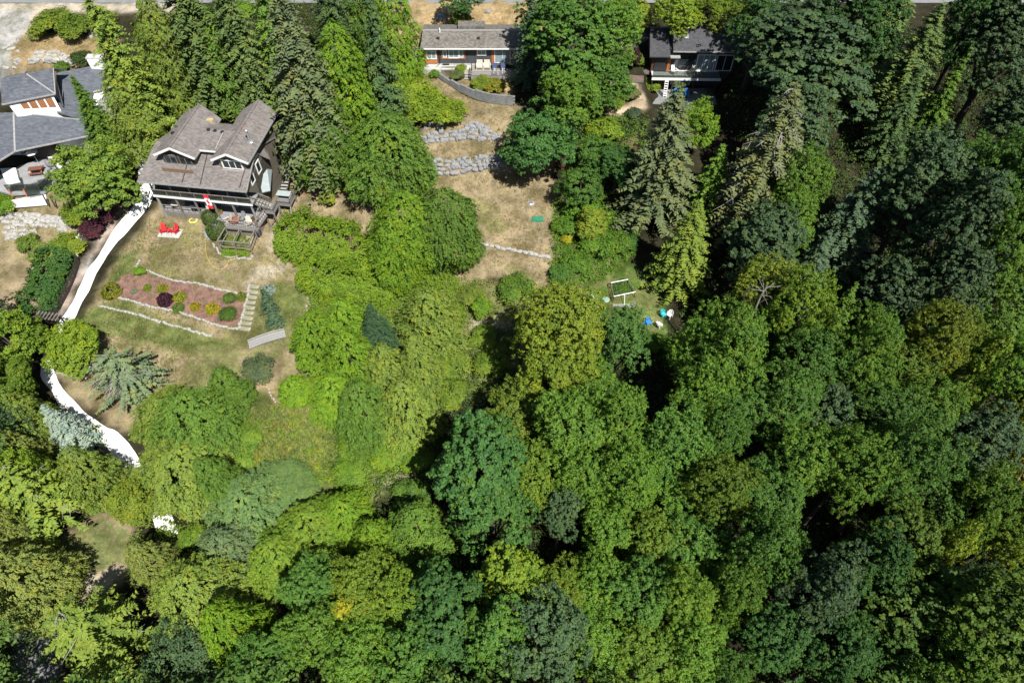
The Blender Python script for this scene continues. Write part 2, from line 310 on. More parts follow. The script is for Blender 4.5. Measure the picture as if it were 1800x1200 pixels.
PL = [(224,235),(234,262),(242,300),(245,341),(231,366),(201,401),(176,444),(150,480),(126,530),(107,560),(86,592),(70,620),(70,659),(92,690),(113,726),(147,755),(177,778),(202,808),(226,837),(250,880),(268,912),(272,926)]
PR = [(246,235),(258,262),(268,300),(272,335),(262,362),(232,398),(198,436),(172,478),(148,530),(124,570),(104,600),(92,625),(96,652),(114,685),(150,724),(182,745),(212,763),(238,795),(252,825),(280,870),(310,920),(312,938)]
gl = [gnd(*p) for p in smooth_line(PL, 90, True)]; gr = [gnd(*p) for p in smooth_line(PR, 90, True)]
ribbon('path', gl, gr, PATHW, .06, 6, .035)
xs = np.linspace(-140, 140, 100)
ribbon('road', [np.array([x, 98.9, 0]) for x in xs][::-1], [np.array([x, 105.6, 0]) for x in xs][::-1], ASPHALT, .06, 4, 0)
mb = MB(); bedpx = [(200,500),(215,485),(243,474),(270,484),(330,497),(380,507),(420,518),(437,512),(440,522),(428,560),(418,577),(385,574),(345,562),(300,549),(262,538),(225,530),(203,523)]
bp = [p for p in gpoly(bedpx)]
bx = np.array([p[0] for p in bp]); by = np.array([p[1] for p in bp])
qx = np.arange(bx.min(), bx.max(), .3); qy = np.arange(by.min(), by.max(), .3); QX, QY = np.meshgrid(qx, qy); ins = inside(QX, QY, bp); idx = {}
for j in range(len(qy)-1):
    for i in range(len(qx)-1):
        if ins[j, i] and ins[j+1, i] and ins[j, i+1] and ins[j+1, i+1]:
            fc = []
            for (a, c) in ((j, i), (j, i+1), (j+1, i+1), (j+1, i)):
                if (a, c) not in idx:
                    idx[a, c] = len(mb.v); x, y = qx[c], qy[a]; mb.v.append((x, y, float(T(x, y))+.13+.03*math.sin(x*7)*math.cos(y*9)))
                fc.append(idx[a, c])
            mb.f.append(fc)
tag(mb.build('mulch_ground', MULCH, smooth=True), kind='structure')
# ---------------------------------------------------------------- foliage meshes
def kites(name, C, N, A, L, W, v, mat, fold=.25):
    """leaf-shaped quads: centres C, normals N, long axes A, half lengths L, half widths W, a shade v each"""
    n = len(C); N = N/(np.linalg.norm(N, axis=1, keepdims=True)+1e-9); A = A-N*(A*N).sum(1, keepdims=True); A = A/(np.linalg.norm(A, axis=1, keepdims=True)+1e-9)
    B = np.cross(N, A); L = np.broadcast_to(L, n)[:, None]; W = np.broadcast_to(W, n)[:, None]
    P = np.stack([C-A*L, C+B*W-A*L*.15-N*W*fold, C+A*L, C-B*W-A*L*.15-N*W*fold], 1).reshape(-1, 3)
    me = bpy.data.meshes.new(name); me.vertices.add(4*n); me.vertices.foreach_set('co', P.astype(np.float32).ravel())
    me.loops.add(4*n); me.loops.foreach_set('vertex_index', np.arange(4*n, dtype=np.int32)); me.polygons.add(n); me.polygons.foreach_set('loop_start', np.arange(0, 4*n, 4, dtype=np.int32)); me.update()
    at = me.attributes.new('v', 'FLOAT', 'FACE'); at.data.foreach_set('value', np.clip(v, 0, 1).astype(np.float32)); me.materials.append(mat); return me
def unit(a): return a/(np.linalg.norm(a, axis=-1, keepdims=True)+1e-9)
def fib(n, z0=-1., z1=1., rng=None, jit=.25):
    k = np.arange(n)+.5; z = z0+(z1-z0)*k/n; a = k*2.39996; r = np.sqrt(np.maximum(0, 1-z*z)); d = np.stack([r*np.cos(a), r*np.sin(a), z], 1)
    return unit(d+rng.normal(0, jit, d.shape)) if rng is not None else d
def broad(name, seed, R, H, hb, nl, nc, cr, nlf, ls, spread=.62, lobe=.42, aspect=.8, up=.55, flat=.5, zlo=-.35, void=0.):
    """a broad-leaved crown: limbs carry lobes, lobes carry clumps, clumps carry leaves; the gaps stay open"""
    g = np.random.default_rng(seed); zc = (H+hb)/2; hh = (H-hb)/2; sc = np.array([R, R, hh])
    d = fib(nl, zlo, 1, g, .16); lc = d*spread*g.uniform(.68, 1.24, (nl, 1))*sc; lr = lobe*R*g.uniform(.6, 1.2, nl); kv = g.normal(0, 1, (8, 3))*2.2/R; kp = g.uniform(0, 6.28, 8)
    C, N, A, V, Ls = [], [], [], [], []
    for i in range(nl):
        dd = fib(nc, -.45, 1, g, .2); rr = lr[i]*g.uniform(.7, 1.08, (nc, 1)); cc = lc[i]+dd*rr*np.array([1, 1, min(1.15, .55+hh/R*.4)])
        keep = (np.linalg.norm(cc/sc, axis=1) > .42) & (np.sin(cc@kv.T+kp).sum(1) > -2.3-void); cc = cc[keep]; dd = dd[keep]
        if not len(cc): continue
        n = len(cc); q = unit(g.normal(0, 1, (n, nlf, 3))+np.array([0, 0, .35])); s = cr*g.uniform(.65, 1.3, (n, 1, 1))*(g.uniform(.25, 1, (n, nlf, 1))**.5)
        p = cc[:, None]+q*s*np.array([1, 1, flat]); out_ = unit(cc/sc)[:, None]
        nn = q*.55+out_*.45+np.array([0, 0, up])+g.normal(0, .42, p.shape); ax = q+g.normal(0, .6, p.shape)
        vv = g.uniform(.12, .8, (n, 1))*.55+g.uniform(0, 1, (n, nlf))*.45
        C.append(p.reshape(-1, 3)); N.append(nn.reshape(-1, 3)); A.append(ax.reshape(-1, 3)); V.append(vv.ravel()); Ls.append(ls*g.uniform(.65, 1.25, n*nlf))
    C = np.concatenate(C); N = np.concatenate(N); A = np.concatenate(A); V = np.concatenate(V); Ls = np.concatenate(Ls)
    C[:, 2] += zc; C[:, 2] = np.maximum(C[:, 2], .05)
    me = kites(name+'_crown', C, N, A, Ls, Ls*aspect*.62, V, LEAF)
    b = MB(); r0 = .018*H+.03*R; b.tube([(0, 0, -.6), (0, 0, H*.1), (R*.03, 0, H*.3), (0, R*.04, H*.5), (0, 0, H*.72)], [r0*1.35, r0, r0*.8, r0*.6, r0*.25], 8)
    for i in range(0, nl, 2):
        e = lc[i]*.8+np.array([0, 0, zc]); h0 = H*g.uniform(.22, .5); b.tube([(0, 0, h0), (e[0]*.45, e[1]*.45, h0+(e[2]-h0)*.55), tuple(e)], [r0*.38, r0*.22, r0*.08], 5, False)
    return dict(R=R, H=H, f=zc/H, trunk=b.mesh(name+'_trunk', BARK, True), crown=me)
def conifer(name, seed, R, H, z0, levels, nb, droop, lift, ntw, tl, tw, power=.8, hang=.3, bare=0., mat=None):
    """whorls of drooping boughs with side sprays on a tapering stem"""
    g = np.random.default_rng(seed); C, N, A, V, L, W = [], [], [], [], [], []; b = MB(); r0 = .014*H+.05
    b.tube([(0, 0, -.6), (0, 0, H*.3), (0, 0, H*.7), (0, 0, H*.985)], [r0*1.25, r0*.85, r0*.4, .02], 8)
    deads = []
    for i in range(levels):
        t = (i+.5)/levels; z = z0+(H*.985-z0)*t; n = max(4, int(nb*(1-.35*t))); a0 = g.uniform(0, 6.28)
        for k in range(n):
            az = a0+6.283*k/n+g.normal(0, .22); ln = (R*(1-t)**power+.18)*g.uniform(.72, 1.12); zz = z+g.normal(0, .25)
            dr = np.array([math.cos(az), math.sin(az), 0]); sd = np.array([-dr[1], dr[0], 0])
            if bare and g.random() < bare*(1.2 if .15 < t < .8 else .5):
                q = [tuple(dr*ln*s+np.array([0, 0, zz+lift*ln*s-droop*ln*s*s])+sd*math.sin(s*3+k)*.15) for s in (0, .4, .75, 1.02)]
                dead = MB(); deads.append(dead); dead.tube(q, [.06, .045, .03, .012], 4, False)
                for s in (.4, .6, .8):
                    p = dr*ln*s+np.array([0, 0, zz+lift*ln*s-droop*ln*s*s]); e = p+(dr*.5+sd*g.choice([-1, 1]))*ln*.2+np.array([0, 0, -.1*ln]); dead.tube([tuple(p), tuple(e)], [.028, .01], 4, False)
                continue
            m = max(4, int(ntw*(.3+.7*ln/R))); s = np.linspace(.1, 1, m)+g.uniform(-.03, .03, m)
            p = dr[None]*ln*s[:, None]; p[:, 2] = zz+lift*ln*s-droop*ln*s*s; sl = lift-2*droop*s
            along = unit(dr[None]+np.stack([0*s, 0*s, sl], 1)); vb = g.uniform(.15, .75)
            for side in (-1, 1, 0):
                taper = (1.15-.75*s)*min(1, .35+ln/R); l = tl*taper*g.uniform(.75, 1.2, m)
                if side: dv = unit(along*.62+sd*side*.78+np.array([0, 0, -hang])+g.normal(0, .12, (m, 3)))
                else: dv = unit(along+np.array([0, 0, -hang*.6])+g.normal(0, .16, (m, 3))); l = l*.7
                nn = np.array([0, 0, 1.])+dr*.25+g.normal(0, .3, (m, 3))
                C.append(p+dv*l[:, None]); N.append(nn); A.append(dv); L.append(l); W.append(np.minimum(l*.45, tw)*g.uniform(.8, 1.2, m)); V.append(vb*.6+g.uniform(0, .4, m)+.12*(s > .8))
    n = 14; cz = g.uniform(.94, 1.0, n)*H; C.append(np.stack([g.normal(0, .1, n), g.normal(0, .1, n), cz], 1)); N.append(g.normal(0, 1, (n, 3))); A.append(np.tile([0, 0, 1.], (n, 1))+g.normal(0, .3, (n, 3))); L.append(np.full(n, .3)); W.append(np.full(n, .08)); V.append(np.full(n, .5))
    me = kites(name+'_crown', np.concatenate(C), np.concatenate(N), np.concatenate(A), np.concatenate(L), np.concatenate(W), np.concatenate(V), mat or NEEDLE)
    d = dict(R=R, H=H, f=.45, trunk=b.mesh(name+'_trunk', BARK, True), crown=me)
    if bare: d['dead'] = [q.mesh('dead_branch', DEADWOOD) for q in deads]
    return d
def dense(name, seed, R, H, prof, nf, kf, fl, fw, lumps=.13, down=.5, mat=None, f=.5, trunk=True, knob=70, inner=.25):
    """a close-leaved evergreen: fans of small sprays over a lumpy body of revolution"""
    g = np.random.default_rng(seed); zz = np.linspace(0, 1, 200); pr = np.array([prof(t) for t in zz]); w = np.cumsum(pr+.15); w /= w[-1]
    t = np.interp(g.uniform(0, 1, nf), w, zz); az = g.uniform(0, 6.283, nf); r = np.interp(t, zz, pr)
    kz = g.uniform(0, 1, knob); ka = g.uniform(0, 6.283, knob); kd = g.uniform(.5, 1.2, knob)
    dz = (t[:, None]-kz)*H; da = (np.angle(np.exp(1j*(az[:, None]-ka))))*np.maximum(r[:, None], .2)*R; kk = (kd*np.exp(-(dz**2+da**2)/(2*(.13*H*.6+.1*R)**2))).max(1)
    rad = r*R*(1-lumps*1.4+lumps*2.4*kk)*np.where(g.random(nf) < inner, g.uniform(.6, .92, nf), g.uniform(.92, 1.05, nf))
    dt = .02; slope = (np.interp(np.clip(t+dt, 0, 1), zz, pr)-np.interp(np.clip(t-dt, 0, 1), zz, pr))*R/(2*dt*H)
    o = np.stack([np.cos(az), np.sin(az), 0*az], 1); nrm = unit(o-np.array([0, 0, 1.])*slope[:, None]); tan = np.stack([-np.sin(az), np.cos(az), 0*az], 1)
    P = o*rad[:, None]; P[:, 2] = t*H
    ax = unit(nrm*.75+np.array([0, 0, -down])+tan*g.normal(0, .5, (nf, 1))+g.normal(0, .2, (nf, 3))); side = unit(np.cross(ax, nrm+g.normal(0, .35, (nf, 3))))
    s = (np.arange(kf)+.5)/kf; sg = np.where(np.arange(kf) % 2, 1., -1.); fs = fl*g.uniform(.6, 1.3, (nf, 1, 1))
    C = P[:, None]+ax[:, None]*fs*(s[None, :, None]-.3)+side[:, None]*fs*sg[None, :, None]*.22; A = ax[:, None]*.8+side[:, None]*sg[None, :, None]*.7+g.normal(0, .22, C.shape); Nn = np.cross(ax, side)[:, None]+g.normal(0, .38, C.shape)
    fl_ = np.sign((Nn*nrm[:, None]).sum(-1, keepdims=True)); Nn = Nn*fl_+nrm[:, None]*.35
    L = (fw*2.1*g.uniform(.7, 1.25, (nf, kf))).ravel(); V = (g.uniform(.15, .8, (nf, 1))*.5+g.uniform(0, .4, (nf, kf))+.15*kk[:, None]*.6).ravel()
    me = kites(name+'_crown', C.reshape(-1, 3), Nn.reshape(-1, 3), A.reshape(-1, 3), L, L*.42, V, mat or NEEDLE)
    d = dict(R=R, H=H, f=f, crown=me)
    if trunk:
        b = MB(); r0 = .02*H+.04; b.tube([(0, 0, -.5), (0, 0, H*.4), (0, 0, H*.9)], [r0*1.2, r0*.7, .03], 7); d['trunk'] = b.mesh(name+'_trunk', BARK, True)
    return d
def boughs(name, seed, R, H, prof, nb, kb, bl, bw, kl, droop=.6, depth=.3, jit=.35, mat=None, f=.45, twist=0., trunk=True):
    """a cedar: arched fan-shaped boughs shingled round the body, dark gaps between them"""
    g = np.random.default_rng(seed); zz = np.linspace(0, 1, 200); pr = np.array([prof(t) for t in zz]); w = np.cumsum(pr+.12); w /= w[-1]
    t = np.interp((np.arange(nb)+g.uniform(0, 1, nb))/nb, w, zz); az = np.arange(nb)*2.39996+g.normal(0, .3, nb); r = np.interp(t, zz, pr); dt = .02
    bump_ = 1+.13*np.sin(3*az+5*t+seed)+.09*np.sin(7*az-9*t)+.07*np.sin(13*t+2*az)
    rad = r*R*bump_*(1-depth*g.random(nb)**1.6); slope = (np.interp(np.clip(t+dt, 0, 1), zz, pr)-np.interp(np.clip(t-dt, 0, 1), zz, pr))*R/(2*dt*H)
    o = np.stack([np.cos(az), np.sin(az), 0*az], 1); tg = np.stack([-np.sin(az), np.cos(az), 0*az], 1); nrm = unit(o-np.array([0, 0, 1.])*slope[:, None])
    P = o*rad[:, None]; P[:, 2] = np.maximum(t*H+g.normal(0, .12, nb), .15); sz = g.uniform(.6, 1.35, nb)*(.55+.45*np.clip(r, 0, 1))
    ax = unit(o*.85+np.array([0, 0, -droop])+tg*(twist+g.normal(0, jit, (nb, 1)))+nrm*.25+g.normal(0, .12, (nb, 3))); sd = unit(np.cross(ax, nrm+g.normal(0, .25, (nb, 3)))); nn = np.cross(sd, ax); nn = nn*np.sign((nn*nrm).sum(1, keepdims=True))
    s = g.uniform(-.25, 1, (nb, kb)); u = g.uniform(-1, 1, (nb, kb)); wd = (1-.75*np.clip(s, 0, 1)); u2 = u*wd
    L3 = (bl*sz)[:, None, None]; W3 = (bw*sz)[:, None, None]
    C = P[:, None]+ax[:, None]*L3*s[..., None]+sd[:, None]*W3*u2[..., None]-nn[:, None]*((u2**2)[..., None]*W3*.45+(np.clip(s, 0, 1)**2)[..., None]*L3*.3)+g.normal(0, .025, (nb, kb, 3))
    A = ax[:, None]*.85+sd[:, None]*u[..., None]*.9+g.normal(0, .22, C.shape); N = nn[:, None]+sd[:, None]*u2[..., None]*.6+ax[:, None]*np.clip(s, 0, 1)[..., None]*.35+g.normal(0, .33, C.shape)
    L = (kl*g.uniform(.7, 1.3, (nb, kb))).ravel(); V = (g.uniform(.1, .7, (nb, 1))*.55+g.uniform(0, .35, (nb, kb))+.16*np.clip(s, 0, 1)).ravel()
    me = kites(name+'_crown', C.reshape(-1, 3), N.reshape(-1, 3), A.reshape(-1, 3), L, L*.4, V, mat or NEEDLE); d = dict(R=R, H=H, f=f, crown=me)
    if trunk:
        b = MB(); r0 = .02*H+.04; b.tube([(0, 0, -.5), (0, 0, H*.4), (0, 0, H*.93)], [r0*1.2, r0*.7, .03], 7); d['trunk'] = b.mesh(name+'_trunk', BARK, True)
    return d
def weeping(name, seed, R, H, ns, seg, l, w, rise=.35, f=.6, trunk=True, core=.3):
    """fountains of hanging strands"""
    g = np.random.default_rng(seed); az = g.uniform(0, 6.283, ns); rr = R*np.sqrt(g.uniform(.03, 1, ns)); z1 = H*(.45+.55*np.sqrt(np.clip(1-(rr/R)**2, 0, 1)))*g.uniform(.78, 1.05, ns)
    az = az+.5*np.sin(az*3+seed); s = np.linspace(0, 1, seg); C, N, A, V = [], [], [], []
    dr = np.stack([np.cos(az), np.sin(az), 0*az], 1); nk = 60; fc = np.stack([np.cos(np.arange(nk)*2.4), np.sin(np.arange(nk)*2.4)], 1)*(R*.82*np.sqrt((np.arange(nk)+.4)/nk))[:, None]+g.normal(0, .08*R, (nk, 2)); fi = g.integers(0, nk, ns); a2 = g.uniform(0, 6.283, ns); loc = np.stack([np.cos(a2), np.sin(a2), 0*a2], 1); fcd = np.c_[fc[fi], 0*a2]; dr2 = unit(loc*.75+fcd/R*1.15+g.normal(0, .2, dr.shape)*np.array([1, 1, 0])); st = fcd+loc*R*.07; rr = np.hypot(st[:, 0], st[:, 1]); z1 = H*(.5+.5*np.sqrt(np.clip(1-(rr/R)**2, 0, 1)))*(1+.1*np.sin(fi*2.1))*g.uniform(.94, 1.04, ns); st[:, 2] = z1*.94; rr = np.full(ns, R*.35)
    ln = (R*.2+rr*.3)*g.uniform(.7, 1.25, ns); vb = np.clip(.2+.5*((fi*.618) % 1)+g.uniform(-.15, .15, ns), .05, .8)
    for k in range(seg):
        u = s[k]; p = st+dr2*(ln*u)[:, None]; p[:, 2] += rise*ln*u-(.95*ln*u*u); ax = dr2+np.array([0, 0, 1.])*(rise-1.9*u); 
        C.append(p+g.normal(0, .03*R, p.shape)*.4); A.append(ax+g.normal(0, .12, p.shape)); N.append(np.array([0, 0, 1.])+dr2*(.5*u)+g.normal(0, .35, p.shape)); V.append(vb*.6+g.uniform(0, .4, ns))
    C = np.concatenate(C); C[:, 2] = np.maximum(C[:, 2], .1); n = len(C)
    me = kites(name+'_crown', C, np.concatenate(N), np.concatenate(A), l*g.uniform(.7, 1.3, n), w*g.uniform(.7, 1.3, n), np.concatenate(V), STRAND)
    d = dict(R=R, H=H, f=f, crown=me)
    if trunk:
        b = MB(); r0 = .025*H+.05; b.tube([(0, 0, -.5), (.1*R, 0, H*.4), (0, .05*R, H*.8)], [r0*1.3, r0*.8, r0*.3], 7)
        for k in range(6): a = k*1.05; b.tube([(0, 0, H*.45), (math.cos(a)*R*.3, math.sin(a)*R*.3, H*.75)], [r0*.45, r0*.15], 5, False)
        d['trunk'] = b.mesh(name+'_trunk', BARK, True)
    return d
egg = lambda t: (max(0., math.sin(math.pi*min(1, t**.72*.985+.015)))**.62)*(1-.18*t)
cone = lambda t: min(1., t*7+.35)*(1-t)**.72
cone2 = lambda t: min(1., t*6+.3)*(1-t)**.5*(1-.12*math.sin(t*23))
dome = lambda t: min(1., .86+t*.6)*math.sqrt(max(0., 1-t**2.2))
ball = lambda t: math.sqrt(max(0., 1-(2*t-1)**2))
PROTO = {}
def proto(k):
    if k in PROTO: return PROTO[k]
    f = {
     'maple1': lambda: broad('maple', 11, 5, 14, 3.5, 26, 40, .35, 24, .145, aspect=1.15, lobe=.37, spread=.69, flat=.4, up=.8), 'maple2': lambda: broad('maple', 12, 5, 15, 3, 28, 38, .36, 24, .145, aspect=1.15, lobe=.35, spread=.71, flat=.4, up=.8),
     'maple3': lambda: broad('maple', 13, 5, 13, 3, 23, 44, .35, 24, .14, aspect=1.15, lobe=.39, spread=.68, flat=.4, up=.8),
     'alder1': lambda: broad('alder', 21, 4, 13, 3, 27, 52, .28, 20, .115, spread=.68, lobe=.36), 'alder2': lambda: broad('alder', 22, 4, 14, 3, 30, 46, .27, 20, .115, spread=.7, lobe=.34), 'alder3': lambda: broad('alder', 23, 4, 12, 2.5, 23, 58, .28, 20, .115, spread=.66, lobe=.39),
     'round1': lambda: broad('round_tree', 31, 3, 6, 1.0, 18, 36, .36, 34, .12, spread=.64, lobe=.42, zlo=-.6), 'round2': lambda: broad('round_tree', 32, 3, 6.5, .8, 14, 44, .4, 34, .125, spread=.62, lobe=.45, zlo=-.6),
     'shrub1': lambda: broad('shrub', 41, 1.2, 1.6, 0, 10, 22, .24, 26, .075, zlo=-.2), 'shrub2': lambda: broad('shrub', 42, 1.2, 1.4, 0, 8, 26, .26, 26, .08, zlo=-.2),
     'fir1': lambda: conifer('fir', 51, 4.2, 24, 2.5, 38, 11, .42, .06, 13, .5, .17, .75), 'fir2': lambda: conifer('fir', 52, 4, 22, 2, 34, 11, .3, .1, 13, .48, .17, .85),
     'firdead': lambda: conifer('old_fir', 53, 4.3, 24, 3, 36, 11, .45, .05, 13, .48, .15, .6, bare=.25),
     'hemlock1': lambda: conifer('hemlock', 54, 4.2, 20, 1.5, 28, 10, .4, .12, 15, .52, .15, .7, hang=.45),
     'spruce1': lambda: conifer('spruce', 55, 3, 13, .5, 26, 11, .25, .12, 12, .42, .15, .95), 'spruce2': lambda: conifer('young_spruce', 56, 1.2, 3.2, .15, 15, 10, .2, .25, 9, .2, .085, .9),
     'deodar': lambda: conifer('deodar', 57, 4.6, 7, 1.2, 13, 12, .3, .2, 30, .36, .11, .42, hang=.5, bare=.22),
     'pine1': lambda: conifer('pine', 58, 5, 15, 3, 14, 9, .2, .2, 16, .5, .17, .5, hang=.2, bare=.14),
     'cedar1': lambda: boughs('cedar', 61, 3.8, 15, cone, 1900, 24, .6, .32, .105, .7, .36), 'cedar2': lambda: boughs('cedar', 62, 4, 11, egg, 2000, 24, .56, .3, .1, .6, .36),
     'cedar3': lambda: boughs('cedar', 68, 4, 12, cone2, 1900, 24, .6, .32, .105, .75, .4, .5),
     'thuja1': lambda: boughs('thuja', 63, 3.6, 7.5, egg, 2500, 20, .44, .24, .085, .45, .26, .3), 'thuja2': lambda: boughs('thuja', 64, 3.4, 6.5, egg, 2500, 20, .44, .24, .085, .45, .28, .35),
     'dome1': lambda: dense('dome', 65, 2, 2.6, dome, 1500, 6, .34, .062, .14, .5, f=.55),
     'globe': lambda: dense('globe', 66, .95, 1.75, ball, 1900, 4, .11, .028, .02, .1, f=.5, inner=.12), 'bun': lambda: dense('bun', 67, .7, .85, dome, 520, 5, .17, .036, .1, .2, f=.5, mat=LEAF),
     'weep1': lambda: weeping('weeping', 71, 4.2, 5, 4600, 5, .2, .034), 'weep2': lambda: weeping('weeping', 72, 4, 7, 4800, 5, .2, .042, .25),
     'tuft': lambda: weeping('grass_tuft', 73, .9, 1.0, 900, 5, .12, .012, .9, .5, False),
     'gold': lambda: broad('gold_column', 33, 2, 7, .5, 16, 34, .33, 30, .11, spread=.66, lobe=.5, zlo=-.8),
    }[k]
    PROTO[k] = f(); return PROTO[k]
rngT = random.Random(8); NAMES_SEEN = {}
def plant(kind, px, py, r, h, tint, name, label, cat, group=None, hc=None, sq=1., trunkless=False):
    """stand a tree whose crown shows at picture point px,py with radius r (photograph pixels) and real height h"""
    P = proto(kind); p = gnd(px, py, h*P['f'] if hc is None else hc); s = r/ppm(p)/P['R']; x, y, z = on_ground(p[0], p[1])
    o = empty(name, (x, y, z), rngT.uniform(0, 6.28), label, cat, group); o.scale = (s*rngT.uniform(.94, 1.06), s*rngT.uniform(.94, 1.06)*sq, h/P['H'])
    if 'trunk' in P and not trunkless: link('trunk', P['trunk'], o)
    c = link('crown' if 'trunk' in P else 'foliage', P['crown'], o); k = rngT.uniform(.88, 1.12)
    c.color = (tint[0]*k, tint[1]*k, tint[2]*k, 1)
    for q in P.get('dead', ()): link('dead_branch', q, o)
    return o
def cover(name, pts, dens, hgt, ls, tint, clump=.5, seed=0, blade=False, mat=None, zmin=.02):
    """ground cover nobody could count: leafy clumps over a patch of ground"""
    g = np.random.default_rng(seed+100); poly = gpoly(pts); X = np.array([p[0] for p in poly]); Y = np.array([p[1] for p in poly]); x0, x1, y0, y1 = X.min(), X.max(), Y.min(), Y.max()
    n = int((x1-x0)*(y1-y0)*dens); cx = g.uniform(x0, x1, n); cy = g.uniform(y0, y1, n); k = inside(cx+.3*wob(cx, cy, .7), cy+.3*wob(cx+5, cy, .7), poly); cx = cx[k]; cy = cy[k]; n = len(cx)
    hh = hgt*(.55+.45*(wob(cx, cy, 1.3)*.5+.5))*g.uniform(.5, 1.15, n); m = 16 if not blade else 7
    q = unit(g.normal(0, 1, (n, m, 3))+np.array([0, 0, .6])); s = clump*g.uniform(.3, 1, (n, m, 1))
    C = np.stack([cx, cy, T(cx, cy)+hh], 1)[:, None]+q*s*np.array([1, 1, .6])
    if blade: N = q*np.array([1, 1, .2])+g.normal(0, .3, q.shape); A = np.array([.35, .2, 1.])*(.45 if hgt > .25 else 1)+q*.9
    else: N = q*.5+np.array([0, 0, .7])+g.normal(0, .42, q.shape); A = q+g.normal(0, .5, q.shape)
    C[..., 2] = np.maximum(C[..., 2], (T(cx, cy)+zmin)[:, None]); V = g.uniform(.1, .8, (n, 1))*.55+g.uniform(0, .45, (n, m)); L = ls*g.uniform(.6, 1.3, n*m)
    me = kites(name, C.reshape(-1, 3), N.reshape(-1, 3), A.reshape(-1, 3), L, L*(.16 if blade else .55), V.ravel(), mat or LEAF)
    o = tag(link(name, me), kind='stuff'); o.color = (*tint, 1); return o
# ---------------------------------------------------------------- houses
class Frame:
    def __init__(s, name, o, yaw, z0, label, cat, group=None):
        s.o = o; s.yaw = yaw; s.z0 = z0; s.c = math.cos(yaw); s.s = math.sin(yaw); s.e = empty(name, (o[0], o[1], z0), yaw, label, cat, group)
    def lp(s, px, py, w):            # a picture point known to be at height w above the frame
        p = at_z(px, py, s.z0+w); x = p[0]-s.o[0]; y = p[1]-s.o[1]; return (x*s.c+y*s.s, -x*s.s+y*s.c, w)
    def wp(s, u, v, w=0.): return (s.o[0]+u*s.c-v*s.s, s.o[1]+u*s.s+v*s.c, s.z0+w)
    def box(s, name, mat, *b, parent=None): return MB().box(*b).build(name, mat, parent or s.e)
G_H = 'houses on the hillside'
def window(F, u, v, w, W, Hh, axis='u', fw=.12, frame=WHITE, glass=GLASS, bars=1, parent=None, sgn=-1):
    """a window at u,v,w (lower left of its face) facing -v (axis u) or +u (axis v): frame with a pane behind it"""
    b = MB(); g = MB()
    def bx(m, a0, a1, z0, z1, d0, d1):
        if axis == 'u': m.box(u+a0, u+a1, v+sgn*d1 if sgn < 0 else v+d0, v+sgn*d0 if sgn < 0 else v+d1, w+z0, w+z1)
        else: m.box(u+d0, u+d1, v+a0, v+a1, w+z0, w+z1)
    bx(b, -fw, W+fw, -fw, 0, 0, .07); bx(b, -fw, W+fw, Hh, Hh+fw, 0, .07); bx(b, -fw, 0, 0, Hh, 0, .07); bx(b, W, W+fw, 0, Hh, 0, .07)
    for k in range(bars): c = W*(k+1)/(bars+1); bx(b, c-.035, c+.035, 0, Hh, 0, .06)
    f = b.build('window', frame, parent or F.e); bx(g, 0, W, 0, Hh, .012, .03); g.build('pane', glass, f); return f
def railing(F, pts, h, mat, sp=.14, name='railing', post=.05, glass=None, bal=.035):
    """top rail, bottom rail and balusters (or glass) along a line"""
    b = MB()
    for p, q in zip(pts[:-1], pts[1:]):
        p = Vector(p); q = Vector(q); up = Vector((0, 0, h)); b.beam(p+up, q+up, .09, .06); b.beam(p+up*.1, q+up*.1, .05, .05); n = max(1, int((q-p).length/(1.5 if glass else sp)))
        for k in range(n+1): c = p+(q-p)*k/n; b.beam(c, c+up, post if glass else bal)
    r = b.build(name, mat, F.e)
    if glass:
        for p, q in zip(pts[:-1], pts[1:]):
            p = Vector(p); q = Vector(q); n = max(1, int((q-p).length/1.5))
            for k in range(n):
                a = p+(q-p)*(k+.03)/n; c = p+(q-p)*(k+.97)/n; MB().prism([a+Vector((0, 0, h*.92)), c+Vector((0, 0, h*.92)), c+Vector((0, 0, h*.14)), a+Vector((0, 0, h*.14))], .015, (c-a).normalized().cross(Vector((0, 0, 1)))).build('glass_panel', glass, r)
    return r
# ---- the taupe three-storey house with the flag
F1 = Frame('shingled_house', H1O, H1Y, H1Z, 'taupe three-storey house with brown shingle gables, balcony and flag', 'house', G_H); E1 = F1.e
wall = MB().box(.3, 12.1, 2.6, 9.4, -1.0, 5.25).poly([(.3, 2.6, 5.25), (12.1, 2.6, 5.25), (12.1, 4.6, 6.5), (.3, 4.6, 6.5)]).prism([(12.1, .4, 5.4), (12.1, 2.6, 6.42), (12.1, 5.0, 6.42), (12.1, 6.9, 4.2), (12.1, 6.9, 2.6), (12.1, 2.6, 2.6), (12.1, .4, 4.6)], .2, (-1, 0, 0)).build('wall', SIDING, E1)
lr = MB().prism([(-.45, -.35, 5.4), (12.45, -.35, 5.4), (12.45, 4.25, 7.55), (.6, 4.25, 7.55)], .14).prism([(.6, 4.256, 7.55), (12.2, 4.256, 7.55), (12.2, 9.9, 5.1), (-.4, 9.9, 5.1)], .14).prism([(-.46, -.35, 5.398), (.594, 4.25, 7.545), (-.46, 9.9, 5.1)], .12).build('lower_roof', SHINGLE, E1)
MB().beam((-.45, -.40, 5.30), (12.45, -.40, 5.30), .06, .2).beam((12.48, -.38, 5.32), (12.48, 4.2, 7.46), .05, .2).build('fascia', PALEWOOD, lr)
for a, q in (((7.0, -.1, 5.55), (7.0, 3.4, 7.19)), ((4.85, -.1, 5.55), (5.0, 3.5, 7.24))): MB().beam(a, q, .09, .06).build('roof_flashing', DARKWOOD, lr)
MB().beam((11.6, -.1, 5.55), (11.75, 1.9, 6.48), .07, .06).build('roof_flashing', DARKWOOD, lr)
